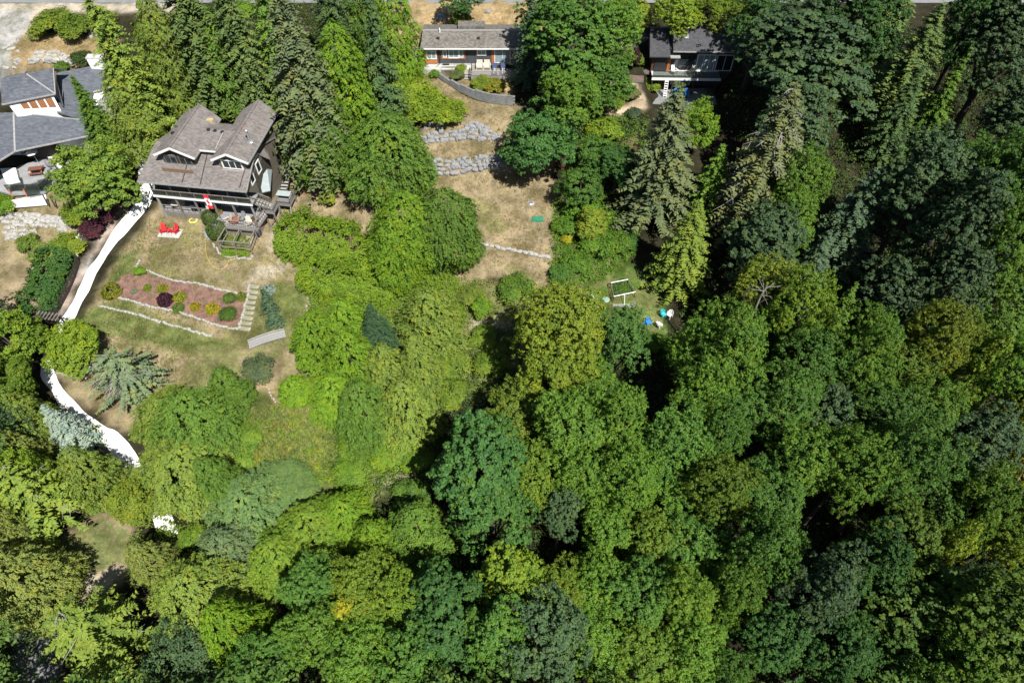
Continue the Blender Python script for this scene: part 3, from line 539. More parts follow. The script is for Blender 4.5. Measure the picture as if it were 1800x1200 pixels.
def wing(u0, u1, ua, v0, v1, we, wa, mat):
    b = MB().prism([(ua, v0, wa), (u0, v0, we), (u0, v1, we), (ua, v1+.9, wa)], .15).prism([(ua+.004, v0, wa), (ua+.004, v1+.9, wa), (u1, v1, we), (u1, v0, we)], .15); r = b.build('gable_roof', mat, E1)
    f = MB()
    for a, q in (((u0, v0-.03, we-.09), (ua, v0-.03, wa-.09)), ((ua, v0-.03, wa-.09), (u1, v0-.03, we-.09))): f.beam(a, q, .06, .26)
    f.build('bargeboard', WHITE, r); MB().beam((u1+.02, v0, we-.1), (u1+.02, v1, we-.1), .05, .18).build('fascia', PALEWOOD, r)
    MB().beam((ua, v0+.05, wa+.02), (ua, v1+.8, wa+.02), .26, .05).build('ridge_cap', mat, r)
    b = MB(); a0, a1 = u0+.45, min(u1-.45, 12.04); b.box(a0, a1, v0+.5, v1-.1, 4.8, we-.05); i = v0+.5; b.poly([(a0, i, we-.05), (a1, i, we-.05), (ua, i, wa-.3)]).poly([(a0, v1-.1, we-.05), (a1, v1-.1, we-.05), (ua, v1-.1, wa-.3)]); b.build('dormer_wall', SIDING, E1); return r
wA = wing(1.7, 6.52, 4.0, 1.5, 8.95, 7.84, 8.97, SHINGLE); wB = wing(8.4, 12.75, 10.42, 1.5, 10.9, 7.84, 8.83, SHINGLE)
MB().prism([(6.45, 2.95, 7.88), (8.5, 2.95, 7.88), (9.7, 6.0, 8.5), (5.9, 6.0, 8.5)], .12).prism([(5.9, 6.006, 8.5), (9.7, 6.006, 8.5), (8.9, 8.2, 7.7), (6.1, 8.2, 7.7)], .12).build('saddle_roof', SHINGLE, E1)
MB().beam((6.5, 2.92, 7.79), (8.4, 2.92, 7.79), .05, .2).build('fascia', WHITE, E1); MB().beam((8.35, 3.15, 8.0), (8.45, 5.6, 8.52), .1, .05).build('valley_flashing', PALEWOOD, E1)
MB().box(6.3, 8.6, 3.3, 6, 5.5, 7.75).build('dormer_wall', SIDING, E1)
# recessed balcony in the left gable, its shade painted as a dark back panel; broad window in the right gable
MB().prism([(2.25, 1.96, 6.0), (6.0, 1.96, 6.0), (6.0, 1.96, 7.72), (4.0, 1.96, 8.55), (2.25, 1.96, 7.72)], .03, (0, 1, 0)).build('recess_shade_panel', DARKWOOD, E1); lb = MB().box(2.3, 5.9, .95, 1.05, 5.9, 6.5).box(2.3, 5.9, 1.05, 1.95, 5.9, 6.2).build('balcony_ledge', plain('faded_brown_wood', (.19, .13, .09), .8, .25, 5), E1)
window(F1, 2.55, 1.94, 6.5, 1.3, 1.1, bars=1, fw=.05, frame=GREYWOOD); window(F1, 4.3, 1.94, 6.5, 1.3, 1.1, bars=1, fw=.05, frame=GREYWOOD)
window(F1, 9.4, 1.98, 6.55, 2.1, .95, fw=.16, bars=2); MB().box(9.2, 11.7, 1.75, 1.98, 6.3, 6.39).build('window_sill', WHITE, E1)
window(F1, 12.102, 3.75, 4.55, .75, 1.25, 'v', .14, bars=0); window(F1, 12.102, 1.75, 4.6, .75, 1.2, 'v', .14, bars=0)
MB().beam((12.12, .4, 5.35), (12.12, 2.3, 6.36), .06, .2).beam((12.12, 2.3, 6.40), (12.12, 4.95, 6.40), .06, .2).beam((12.12, 4.95, 6.40), (12.12, 6.95, 4.15), .06, .2).build('wall_trim', WHITE, E1)
MB().prism([F1.lp(454, 271, 6.3), F1.lp(475, 280, 5.1), F1.lp(466, 254, 5.1), F1.lp(459, 250, 6.3)], .12).build('side_roof', SHINGLE, E1)
MB().prism([F1.lp(455, 317, 3.4), F1.lp(469.5, 297, 4.0), F1.lp(478, 298, 3.3), F1.lp(475, 335, 2.6), F1.lp(461, 338, 2.6)], .1).build('porch_roof', plain('pale_metal_roof', (.26, .30, .31), .5, .1, 2), E1)
# roof furniture
def flue(F, x, y, z, h, parent, r=.1):
    t = MB().tube([(x, y, z-.1), (x, y, z+h)], r, 10).lathe([(r*1.1, 0), (r*1.9, .06), (r*1.9, .16), (r*.6, .26)], 10, (x, y, z+h)).build('flue_pipe', STEEL, parent); MB().prism([(x-.28, y-.3, z+.02), (x+.28, y-.3, z+.02), (x+.28, y+.25, z+.24), (x-.28, y+.25, z+.24)], .03).build('flashing', STEEL, t)
flue(F1, 11.95, 4.6, 8.16, 1.5, wB, .12)
MB().box(5.45, 6.2, 7.65, 8.15, 7.9, 8.36).build('skylight', plain('tan_skylight', (.45, .36, .2), .4, .1), wA)
for x, y, z in ((6.6, 5.8, 8.48), (7.4, 5.75, 8.46), (8.3, 5.65, 8.44), (2.7, 4.8, 8.38)): MB().box(x-.16, x+.16, y-.16, y+.16, z-.1, z+.14).build('roof_vent', BLACK, E1)
MB().tube([(3.3, 8.5, 8.55), (3.3, 8.5, 9.2)], .07).tube([(3.55, 8.2, 8.6), (3.55, 8.2, 9.1)], .06).build('vent_pipe', STEEL, wA)
MB().tube([(10.6, 6.0, 8.7), (10.6, 6.0, 9.25)], .06).build('vent_pipe', TERRA, wB); MB().beam((2.3, 6.1, 8.1), (2.6, 6.0, 8.55), .05).beam((2.3, 6.0, 8.5), (2.7, 6.1, 8.4), .05).build('aerial', BLACK, wA)
# balcony, posts and decks
MB().box(.1, 12.1, .25, 2.6, 2.68, 2.86).build('balcony_floor', DECK, E1); MB().box(.06, 12.14, .17, .25, 2.66, 2.9).build('balcony_fascia', WHITE, E1)
railing(F1, [(.15, .3, 2.86), (12.05, .3, 2.86)], .82, GREYWOOD, glass=BALGLASS, name='balcony_railing'); railing(F1, [(.15, .3, 2.86), (.15, 2.5, 2.86)], .98, PALEWOOD, glass=BALGLASS, name='balcony_railing')
for k in range(6):
    u = .25+k*2.31; wd = PALEWOOD if k in (0, 5) else GREYWOOD
    MB().beam((u, .42, -1.1 if u < 6 else -.1), (u, .42, 2.53), .17).build('post', wd, E1); MB().beam((u, .42, 2.86), (u, .42, 5.3), .15).build('post', wd, E1)
MB().beam((.2, .42, 5.2), (12.1, .42, 5.2), .16, .24).build('eave_beam', WHITE, E1)
for k, (u, W, h) in enumerate(((.9, 1.6, 1.3), (3.2, 1.7, 1.9), (5.4, 1.6, 1.3), (7.6, 1.8, 1.9), (10.0, 1.5, 1.3))): window(F1, u, 2.6, 3.0+(1.95-h)*.6, W, h, bars=1, fw=.1)
for k, (u, W, h) in enumerate(((1.0, 1.5, 1.2), (3.6, 1.8, 1.95), (6.6, 1.9, 1.95), (9.4, 1.8, 1.95))): window(F1, u, 2.6, .12+(1.95-h)*.7, W, h, bars=1, fw=.1, frame=WHITE if k else PALEWOOD)
MB().box(-.25, 6.3, .75, 2.6, -.18, 0).build('deck_floor', DECK, E1); MB().box(6.304, 12.2, -.75, 2.6, -.2, 0).build('deck_floor', DECK, E1)
MB().box(-.25, 6.3, .66, .75, -1.15, -.02).box(6.304, 12.2, -.84, -.75, -1.3, -.02).box(6.2, 6.3, -.84, .66, -1.3, -.02).box(12.2, 12.28, -.84, 2.6, -1.3, -.02).build('deck_skirt', GREYWOOD, E1)
railing(F1, [(-.2, .75, 0), (3.2, .75, 0), (6.2, .75, 0)], .95, GREYWOOD, .6, 'deck_railing'); railing(F1, [(7.7, -.7, 0), (12.1, -.7, 0)], .9, GREYWOOD, .28, 'deck_railing')
MB().box(12.12, 12.2, -.75, .9, .05, 1.0).build('deck_screen', GREYWOOD, E1)
# outside stairs on the right: balcony > landing > deck
def flight(F, p, q, w, n, mat, name='stair_flight', tread=None, rail=True):
    p = Vector(p); q = Vector(q); d = q-p; h = Vector((d.x, d.y, 0)).normalized(); s = Vector((-h.y, h.x, 0)); b = MB()
    for sg in (-1, 1):
        b.beam(p+s*sg*w/2, q+s*sg*w/2, .06, .26)
        if rail:
            b.beam(p+s*sg*w/2+Vector((0, 0, .95)), q+s*sg*w/2+Vector((0, 0, .95)), .07, .07)
            for k in range(int(d.length/.3)+1): c = p+d*k/(int(d.length/.3))+s*sg*w/2; b.beam(c, c+Vector((0, 0, .95)), .035)
    f = b.build(name, mat, F.e)
    st = MB().box(-w/2, w/2, -.14, .14, -.04, .02).mesh('stair_tread', tread or mat)
    for k in range(n):
        c = p+d*(k+.5)/n; o = link('stair_tread', st, f); o.location = c; o.rotation_euler = (0, 0, math.atan2(h.y, h.x)-math.pi/2)
    return f
flight(F1, (11.0, 1.4, 2.75), (13.4, 1.75, 1.35), .95, 8, GREYWOOD, tread=PALEWOOD); MB().box(12.9, 14.1, .75, 2.4, 1.18, 1.3).build('stair_landing', DECK, E1)
railing(F1, [(12.9, .78, 1.3), (14.08, .78, 1.3), (14.08, 2.4, 1.3)], .95, GREYWOOD, .16, 'landing_railing')
for u, v in ((12.95, .8), (14.05, .8), (14.05, 2.35), (12.95, 2.3)): MB().beam((u, v, -1.4), (u, v, 1.18), .14).build('landing_post', GREYWOOD, E1)
MB().beam((12.95, .8, -1.2), (14.05, .8, .9), .08).beam((14.05, 2.35, .9), (14.05, .8, -1.2), .08).build('landing_brace', GREYWOOD, E1)
flight(F1, (13.0, .75, 1.25), (12.0, -.1, .1), .95, 7, GREYWOOD, tread=PALEWOOD)
MB().box(13.3, 15.3, 2.75, 4.7, .72, .86).build('side_deck', DECK, E1); railing(F1, [(13.3, 2.78, .86), (15.28, 2.78, .86), (15.28, 4.7, .86)], .9, GREYWOOD, .14, 'side_deck_railing')
for u, v in ((13.4, 2.85), (15.2, 2.85), (15.2, 4.6)): MB().beam((u, v, -1.0), (u, v, .72), .13).build('deck_post', GREYWOOD, E1)
flight(F1, (13.55, 9.6, 3.4), (13.75, 4.7, .9), .95, 13, DARKWOOD, 'side_stair', PALEWOOD, False)
MB().beam((15.3, 2.7, .5), (16.2, .4, -.9), .07, .9).build('ramp_fence', PALEWOOD, E1)
# ---- the orange-trimmed bungalow
F2 = Frame('orange_trimmed_house', (-11.9, 86.6), 0, 8.3, 'charcoal bungalow with orange trim and brown shingle roof above the dry yard', 'house', G_H); E2 = F2.e
MB().box(0, 14.2, 0, 4.9, 0, 2.42).poly([(0, 0, 2.42), (0, 4.9, 2.42), (0, 2.0, 3.3)]).poly([(14.2, 0, 2.42), (14.2, 4.9, 2.42), (14.2, 2.0, 3.3)]).build('wall', SIDING_G, E2); MB().box(.05, 14.15, .05, 4.85, -1.2, 0).build('foundation', CONC, E2)
r2 = MB().prism([(-.35, -.65, 2.5), (14.6, -.65, 2.5), (14.6, 2.0, 3.55), (-.1, 2.0, 3.55)], .13).prism([(-.1, 2.006, 3.55), (14.6, 2.006, 3.55), (14.6, 5.5, 2.5), (-.35, 5.5, 2.5)], .13).build('roof', SHINGLE_G, E2)
MB().beam((-.35, -.7, 2.42), (14.6, -.7, 2.42), .08, .14).build('gutter', WHITE, r2); MB().beam((-.1, 2.0, 3.57), (14.6, 2.0, 3.57), .22, .05).build('ridge_cap', PALEWOOD, r2)
MB().box(4.6, 8.2, 2.7, 4.2, 3.1, 3.72).build('rear_roof', SHINGLE_G, r2)
MB().tube([(2.2, 1.7, 3.35), (2.2, 1.7, 4.0)], .09).build('vent_pipe', WHITE, r2)
for u, v, z in ((2.0, .8, 3.07), (7.4, .8, 3.07)): MB().box(u-.2, u+.2, v-.2, v+.2, z, z+.14).build('roof_vent', BLACK, r2)
MB().box(.15, 1.75, -.07, 0, .05, 2.3).build('orange_panel', ORANGE, E2); window(F2, .45, -.072, .75, 1.1, 1.0, fw=.13, glass=GLASSB)
tr = MB()
for x0, x1, z0, z1 in ((2.3, 5.55, 1.98, 2.14), (2.3, 5.55, .62, .78), (2.3, 2.45, .78, 1.98), (5.4, 5.55, .78, 1.98), (7.05, 8.5, 1.98, 2.3), (7.05, 7.2, 1.1, 1.98), (9.1, 9.5, 0, 2.36), (11.75, 12.1, 0, 2.36)): tr.box(x0, x1, -.06, 0, z0, z1)
tr.build('cedar_trim', CEDARTRIM, E2)
window(F2, 2.62, -.01, .92, .38, .95, fw=.1, bars=0, glass=GLASSB); window(F2, 3.4, -.01, .86, 1.2, 1.08, fw=.13, glass=GLASSB); window(F2, 4.85, -.01, .92, .38, .95, fw=.1, bars=0, glass=GLASSB); window(F2, 7.3, -.01, 1.25, 1.0, .62, fw=.12, glass=GLASSB)
window(F2, 9.6, -.01, .12, 2.0, 2.0, fw=.1, glass=GLASSB); window(F2, 12.2, -.01, .12, 1.9, 2.0, fw=.1, glass=GLASSB, bars=2)
MB().box(2.4, 3.3, -.04, .05, -.45, -.12).build('cellar_window', BLACK, E2); MB().tube([(2.05, -.62, 2.35), (2.05, -.08, 2.0), (2.05, -.08, .1), (1.6, -.5, -.25), (1.2, -.9, -.3)], .06).build('downpipe', DARKWOOD, E2)
MB().box(6.4, 14.0, -3.15, 0, -.42, -.3).build('deck_floor', DECKX, E2); railing(F2, [(6.45, -3.1, -.3), (13.95, -3.1, -.3)], 1.0, PALEWOOD, .16, 'deck_railing', bal=.085); railing(F2, [(6.45, -3.1, -.3), (6.45, -1.2, -.3)], 1.0, DARKWOOD, .17, 'deck_railing')
MB().box(6.4, 14.0, -3.2, -3.15, -.75, -.3).build('deck_skirt', GREYWOOD, E2)
for u in (6.6, 10.2, 13.8): MB().beam((u, -3.0, -2.2), (u, -3.0, -.42), .14).build('deck_post', DARKWOOD, E2)
for k in range(3): MB().box(5.4, 6.35, -1.9+.0-.3*k, -1.6-.3*k, -.55-.17*k, -.47-.17*k).build('step', PALEWOOD, E2)
MB().box(-1.6, 2.2, -1.25, -.0, -1.2, -.22).box(2.204, 6.3, -.95, -.0, -1.3, -.32).build('paved_landing', CONC, E2)
# ---- the dark-roofed house with two decks
F3 = Frame('dark_roofed_house', (18.3, 84.5), math.radians(-1.5), 8.3, 'dark-roofed house with a white-railed deck half hidden by maples', 'house', G_H); E3 = F3.e
MB().box(.4, 2.6, .2, 5.2, -2.5, 2.45).build('wall', SIDING_B, E3); MB().box(2.62, 11.5, .5, 4.6, -2.5, 3.05).build('wall', SIDING_G, E3)
MB().prism([(-.15, -.55, 2.5), (2.55, -.55, 2.5), (2.75, 4.3, 3.75), (.15, 4.3, 3.75)], .12).prism([(.15, 4.306, 3.75), (2.75, 4.306, 3.75), (2.75, 5.6, 3.3), (.15, 5.6, 3.3)], .12).build('left_roof', SLATE_D, E3)
r3 = MB().prism([(2.85, -.25, 3.15), (12, -.25, 3.15), (12, 3.35, 5.0), (2.85, 3.35, 5.0)], .14).prism([(2.85, 3.356, 5.0), (12, 3.356, 5.0), (12, 5.0, 4.0), (2.85, 5.0, 4.0)], .14).build('main_roof', SLATE_D, E3)
MB().beam((2.85, -.3, 3.08), (12, -.3, 3.08), .08, .16).build('gutter', PALEWOOD, r3); MB().box(2.6, 3.9, -.6, .4, 2.3, 2.42).build('porch_canopy', PALEWOOD, E3)
MB().prism([(2.9, .5, 3.0), (2.9, 4.5, 3.0), (2.9, 3.35, 4.8)], .1, (1, 0, 0)).build('gable_wall', SIDING_G, E3)
flue(F3, 4.6, 1.55, 4.05, 1.15, r3, .1)
MB().box(.75, 2.5, .08, .2, .15, 2.1).build('doorway', BLACK, E3); MB().box(2.5, 2.7, .05, .2, 0, 2.3).box(2.75, 2.85, .05, .5, 0, 2.3).build('cedar_trim', CEDARTRIM, E3)
window(F3, 4.1, .5, .35, 1.9, 1.9, fw=.1, frame=BLACK); window(F3, 6.5, .5, .1, 2.2, 2.1, fw=.14, bars=2, glass=GLASSB); window(F3, 9.1, .5, .1, 2.0, 2.1, fw=.12, bars=1)
MB().box(.5, 9.6, -1.35, .5, -.14, 0).build('deck_floor', plain('white_deck', (.55, .56, .54), .7, .08, 2), E3); MB().box(.45, 9.65, -1.44, -1.35, -.35, .02).build('deck_fascia', WHITE, E3)
railing(F3, [(.5, -1.4, 0), (9.6, -1.4, 0)], .9, DARKWOOD, 1.4, 'deck_railing', .05, BALGLASS)
for u in (.6, 3.4, 6.2, 9.2): MB().beam((u, -1.25, -2.6), (u, -1.25, -.14), .14).build('deck_post', DARKWOOD, E3)
window(F3, 3.6, .5, -2.3, 2.4, 1.9, fw=.1, bars=1, glass=GLASSB); MB().box(.2, 9.4, -3.6, .45, -2.62, -2.5).build('patio_floor', ASPHALT, E3)
# ---- the slate-roofed house at the left edge (roof corners surveyed one by one)
F4 = Frame('slate_roofed_house', (-62, 72), 0, 4.6, 'slate-roofed white house at the top left with a white chimney and sunken courtyard', 'house', G_H); E4 = F4.e
q4 = lambda x, y, w: F4.lp(x/4, y/4, w)
up = MB(); a, b_, c, d, e_ = q4(5, 552, 6.6), q4(178, 516, 7.4), q4(376, 480, 7.0), q4(390, 662, 6.2), q4(12, 737, 6.0)
up.prism([a, e_, d, b_], .18).prism([b_, d, c], .18).prism([a, b_, (b_[0]-.5, b_[1]+3.5, 5.6), (a[0], a[1]+2.5, 5.6)], .15).prism([b_, c, (c[0], c[1]+2.0, 5.6), (b_[0]-.5, b_[1]+3.5, 5.6)], .15)
u4 = up.build('upper_roof', SLATE, E4); MB().beam(e_, d, .1, .16).beam(b_, d, .16, .06).beam(d, c, .1, .16).build('roof_edge', PALEWOOD, u4)
MB().box(b_[0]-.55, b_[0]+.15, b_[1]-.3, b_[1]+.4, 7.0, 7.6).build('roof_vent', GREYWOOD, u4)
uw = MB(); p0, p1, p2, p3 = q4(60, 735, 5.7), q4(372, 672, 5.9), q4(428, 776, 4.5), q4(95, 782, 4.5); nw = (Vector(p1)-Vector(p0)).cross(Vector(p2)-Vector(p0)); cl = Vector((-F4.o[0], -F4.o[1], CAM_H-F4.z0)); rw = Vector(ray(95/4, 782/4)); p3 = tuple(cl+rw*((Vector(p0)-cl).dot(nw)/rw.dot(nw))); uw.prism([p0, p1, p2, p3], 2.2); uwo = uw.build('upper_wall', WHITE, E4)
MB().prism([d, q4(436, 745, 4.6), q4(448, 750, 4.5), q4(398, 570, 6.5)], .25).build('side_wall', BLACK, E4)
def quad(P, a0, a1, b0, b1, lift):
    P = [Vector(p) for p in P]; n = (P[1]-P[0]).cross(P[3]-P[0]).normalized(); n = -n if n.z < 0 else n
    f = lambda a, b: (P[0]*(1-a)+P[1]*a)*(1-b)+(P[3]*(1-a)+P[2]*a)*b+n*lift
    return [f(a0, b0), f(a1, b0), f(a1, b1), f(a0, b1)], n
for k in range(4):
    Q, n = quad((p0, p1, p2, p3), .24+.185*k, .24+.185*k+.155, .12, .78, .04); w_ = MB().prism(Q, .08, -n).build('window', plain('amber_glass', (.19, .085, .035), .25, .15, 2) if k == 0 else bpy.data.materials['amber_glass'], uwo)
rr = MB(); g0, g1, g2, g3, g4, g5 = q4(395, 515, 4.6), q4(770, 440, 4.6), q4(790, 610, 3.7), q4(655, 648, 3.7), q4(600, 850, 3.9), q4(400, 790, 4.4)
rr.prism([g0, g1, g2, g3], .16).prism([g0, g3, g4, g5], .16); r4 = rr.build('right_roof', SLATE, E4); MB().beam(g3, g2, .1, .16).build('roof_edge', PALEWOOD, r4)
ch = q4(700, 470, 4.5); MB().box(ch[0]-.9, ch[0]+.9, ch[1]-.5, ch[1]+.5, 3.6, 5.7).build('chimney', WHITE, r4); MB().box(ch[0]-1.1, ch[0]+1.1, ch[1]-.35, ch[1]+.65, 5.704, 5.95).build('chimney_cap', CONC, r4)
lw = MB(); h0, h1, h2, h3, h4, h5 = q4(-180, 800, 4.4), q4(95, 790, 4.4), q4(640, 850, 4.1), q4(620, 958, 3.3), q4(105, 1065, 3.3), q4(-180, 1240, 3.2)
lw.prism([h1, h2, h3, h4], .16).prism([h0, h1, h4, h5], .16); l4 = lw.build('lower_roof', SLATE, E4); MB().beam(h4, h3, .12, .16).beam(h5, h4, .12, .16).beam(h1, h2, .14, .08).beam(h1, h4, .2, .05).beam(h3, h2, .1, .16).build('roof_edge', PALEWOOD, l4)
MB().box(g0[0]+.6, g2[0]-.8, 4.5, g0[1]-.8, -.3, 3.4).box(-6, h2[0]-.6, h3[1]+.9, 1.2, -.3, 3.1).build('wall', WHITE, E4)
MB().box(1.2, 4.6, h3[1]-.4+.0, h3[1]+.88, .2, 2.9).build('dark_doorway', DARKWOOD, E4)
dk = MB(); k0, k1, k2, k3 = q4(-160, 1300, .2), q4(150, 1160, .2), q4(430, 1230, .2), q4(310, 1350, .2); dk.prism([k0, k1, q4(330, 1100, .2), k2, k3, q4(70, 1365, .2)], .3); dk.build('terrace', plain('grey_paving', (.27, .275, .28), .8, .2, 1.5, dirt=.4), E4)
MB().prism([q4(320, 1090, .6), q4(445, 1050, .6), q4(470, 1100, .6), q4(425, 1190, .6)], .9).prism([q4(0, 1185, .9), q4(110, 1180, .9), q4(130, 1260, .9), q4(40, 1280, .9)], 1.0).build('white_parapet', WHITE, E4)
for x, y in ((130, 1250), (240, 1285), (330, 1250)): MB().prism([q4(x-70, y+20, .5), q4(x+20, y-5, .5), q4(x+40, y+75, .35), q4(x-50, y+95, .35)], .04).build('glass_panel', BALGLASS, E4)
for x, y in ((60, 1330), (165, 1330), (95, 1180), (300, 1370), (350, 1380)): MB().beam(q4(x, y, .8), q4(x+40, y+75, -.6), .12).build('wooden_strut', CEDARTRIM if x < 200 else DARKWOOD, E4)
railing(F4, [q4(60, 1345, .2), q4(300, 1340, .2), q4(428, 1228, .2)], .95, DARKWOOD, name='terrace_railing', glass=BALGLASS)
MB().prism([q4(70, 1410, -.3), q4(320, 1360, -.3), q4(330, 1420, -.3), q4(80, 1440, -.3)], .5).build('white_ledge', WHITE, E4)
for k in range(3): MB().beam(q4(330, 1290+k*12, .3), q4(480, 1300+k*12, .1), .14, .1).build('stair_tread', GREYWOOD, E4)
# ---------------------------------------------------------------- trees and shrubs
MD = (.052, .128, .031); MBL = (0.07, 0.125, 0.056); AL = (.105, .205, .027); ALD = (.076, .165, .029); LIME = (0.16, 0.24, 0.022); YG = (.17, .23, .025); YEL = (.32, .31, .02); CE = (0.13, 0.235, 0.02); CEO = (.155, .22, .04); CED = (0.095, 0.175, 0.028); FIR = (0.1, 0.15, 0.05); FIRD = (0.06, 0.105, 0.04); SG = (0.125, 0.16, 0.08); BS = (0.24, 0.31, 0.28); DBS = (0.075, 0.125, 0.075); WB = (.13, .22, .075); WL = (0.15, 0.245, 0.03); PUR = (0.06, 0.018, 0.032); OLV = (.195, .24, .06)
rngH = random.Random(21)
def batch(name, cat, group, rows):
    for kind, px, py, r, h, tint, label in rows:
        if px > 1230 and kind[:5] in ('maple', 'alder'): tint = tuple(c*(.8 if px < 1500 else .72) for c in tint)  # shade painted into the tint: crowns further right are made darker
        if name == 'maple_tree' and px > 860: h *= rngH.uniform(.74, 1.2); r *= rngH.uniform(.84, 1.1)
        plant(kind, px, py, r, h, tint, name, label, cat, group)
G_CON = 'tall conifers round the houses'
batch('fir_tree', 'fir tree', G_CON, [
 ('fir2', 222, 130, 62, 22, CEO, 'olive conifer with a thin tip reaching the road, beside the slate-roofed house'),
 ('fir1', 345, 60, 72, 24, FIR, 'broad dark fir above the peak of the taupe three-storey house'),
 ('fir2', 420, 75, 58, 23, FIR, 'fir behind the right roof wing of the taupe house'),
 ('fir1', 535, 165, 86, 27, SG, 'huge grey-green fir overhanging the right side of the taupe house'),
 ('fir2', 480, 60, 50, 22, CED, 'slim fir close behind the huge grey-green fir'),
 ('spruce1', 668, 120, 52, 21, FIRD, 'dark blackish spruce with tiered boughs left of the orange-trimmed bungalow'),
 ('fir2', 585, 40, 52, 23, FIRD, 'dark fir by the road, left of the tiered dark spruce'),
 ('fir2', 934, 82, 40, 12, DBS, 'bluish fir reaching over the right end of the bungalow roof'),
 ('hemlock1', 1165, 285, 80, 18, SG, 'pale olive hemlock standing below the dark-roofed house with the deck'),
 ('firdead', 1338, 315, 84, 21, (.12, .14, .065), 'old fir with a bare dead top and silvery branches'),
 ('hemlock1', 1492, 395, 62, 14, DBS, 'bluish hemlock with layered boughs right of the old silvery fir'),
 ('fir2', 1595, 130, 70, 16, FIR, 'olive fir between two dark maples near the top right corner'),
 ('fir1', 1560, 40, 56, 16, FIR, 'fir at the top edge right of the great dark maple'),
 ('spruce1', 1648, 190, 36, 14, CED, 'bright green narrow fir lit on one side, in the top right woods'),
 ('fir2', 1575, 210, 46, 13, FIRD, 'small shaded fir left of the bright narrow fir'),
 ('fir2', 1205, 440, 60, 13, CEO, 'olive conifer in the shade above the blue garden chairs'),
 ('hemlock1', 1420, 485, 46, 12, DBS, 'low hemlock at the edge of the black shade, below the bluish hemlock'),
 ('hemlock1', 1345, 590, 66, 13, CED, 'feathery conifer below the yellowing dead-stemmed tree'),
 ('hemlock1', 1250, 330, 48, 11, CED, 'small yellow-green hemlock between the pale hemlock and the old silvery fir'),
 ('fir2', 170, 212, 40, 11, CED, 'short dark conifer against the end of the slate-roofed house'),
 ('hemlock1', 1462, 572, 34, 12, CED, 'lone bright conifer tip in the dark gap of the right-hand woods'),
])
G_CED = 'cedars round the lawns'
batch('cedar_tree', 'cedar tree', G_CED, [
 ('cedar3', 238, 205, 56, 12, CEO, 'olive cedar hanging over the top end of the white path'),
 ('cedar3', 300, 110, 60, 15, CEO, 'cedar between the olive conifer and the broad dark fir'),
 ('cedar3', 395, 120, 56, 14, CED, 'cedar hanging over the roofs of the taupe house from behind'),
 ('cedar3', 610, 165, 66, 16, CE, 'leafy bright cedar right of the huge grey-green fir'),
 ('cedar3', 695, 62, 50, 14, CE, 'bright drooping cedar at the left end of the orange-trimmed bungalow'),
 ('cedar3', 640, 50, 48, 16, CED, 'cedar behind the tiered dark spruce by the road'),
 ('cedar2', 570, 250, 62, 13, CED, 'dark cedar below the huge grey-green fir'),
 ('thuja1', 682, 278, 78, 11, CED, 'big dense cedar left of the grey rock walls'),
 ('thuja1', 715, 408, 66, 10, CE, 'left one of the two joined round cedars in the middle of the yards'),
 ('thuja2', 785, 402, 66, 10, CED, 'right one of the two joined round cedars in the middle of the yards'),
 ('thuja2', 700, 462, 48, 7, CE, 'low cedar at the foot of the joined round cedars'),
 ('cedar3', 755, 562, 60, 8, CEO, 'olive bushy cedar among the brambles below the joined cedars'),
 ('cedar2', 560, 600, 54, 8, CE, 'yellow-green cedar just right of the footbridge'),
 ('cedar3', 610, 575, 50, 8, CE, 'cedar left of the small blue spruce in the brambles'),
 ('cedar2', 620, 640, 54, 10, CE, 'leaning cedar right of the small dome shrub'),
 ('cedar3', 680, 660, 54, 9, CEO, 'olive cedar below the small blue spruce'),
 ('cedar1', 735, 650, 52, 10, CEO, 'olive cedar right of the small blue spruce'),
 ('cedar2', 640, 725, 58, 9, CED, 'cedar above the green clearing with the faint trail'),
 ('cedar3', 715, 720, 58, 9, CEO, 'yellowish cedar left of the great clumpy maple'),
 ('cedar2', 590, 700, 46, 7, CE, 'low cedar right of the dome shrub and above the weeping tree'),
 ('cedar3', 402, 685, 38, 6.5, CED, 'dark olive cedar at the lower edge of the lawn'),
 ('cedar2', 296, 730, 58, 5.5, CEO, 'cedar right of the white path under the silvery deodar'),
 ('cedar2', 345, 745, 74, 9, CED, 'broad cedar between the lawn and the weeping tree'),
 ('cedar2', 328, 826, 88, 7, CEO, 'largest olive cedar leaning over the white path'),
 ('cedar3', 385, 850, 46, 9, CED, 'cedar left of the weeping blue-green thicket'),
 ('cedar3', 48, 738, 50, 9, CEO, 'yellow-green cedar left of the pale blue spruce'),
 ('cedar3', 48, 808, 46, 9, OLV, 'cedar behind the bare-branched pine at the left edge'),
 ('cedar3', 160, 835, 52, 9, CEO, 'olive cedar beside the bright gold-green column tree'),
 ('cedar3', 262, 985, 40, 7, OLV, 'olive cedar below the last piece of white path'),
 ('cedar2', 355, 1050, 86, 10, CEO, 'great olive cedar near the bottom left, right of the sandy clearing'),
 ('cedar2', 415, 1110, 54, 12, CE, 'bright cedar in front of the bare brown earth'),
 ('cedar2', 45, 1025, 74, 11, OLV, 'large brownish-olive cedar left of the sandy clearing'),
 ('cedar3', 18, 940, 46, 11, OLV, 'olive cedar on the left edge above the brownish one'),
])
batch('pine_tree', 'pine tree', 'bare-branched pines at the bottom left', [
 ('pine1', 62, 880, 78, 11, CEO, 'pine with a burst of grey bare branches at the left edge'),
 ('pine1', 175, 1115, 92, 12, CEO, 'spreading pine with long bare grey branches at the bottom left corner'),
])
batch('deodar_tree', 'deodar tree', None, [('deodar', 218, 660, 72, 6.5, (.14, .19, .11), 'silvery deodar with a star of bare grey branches on the lawn')])
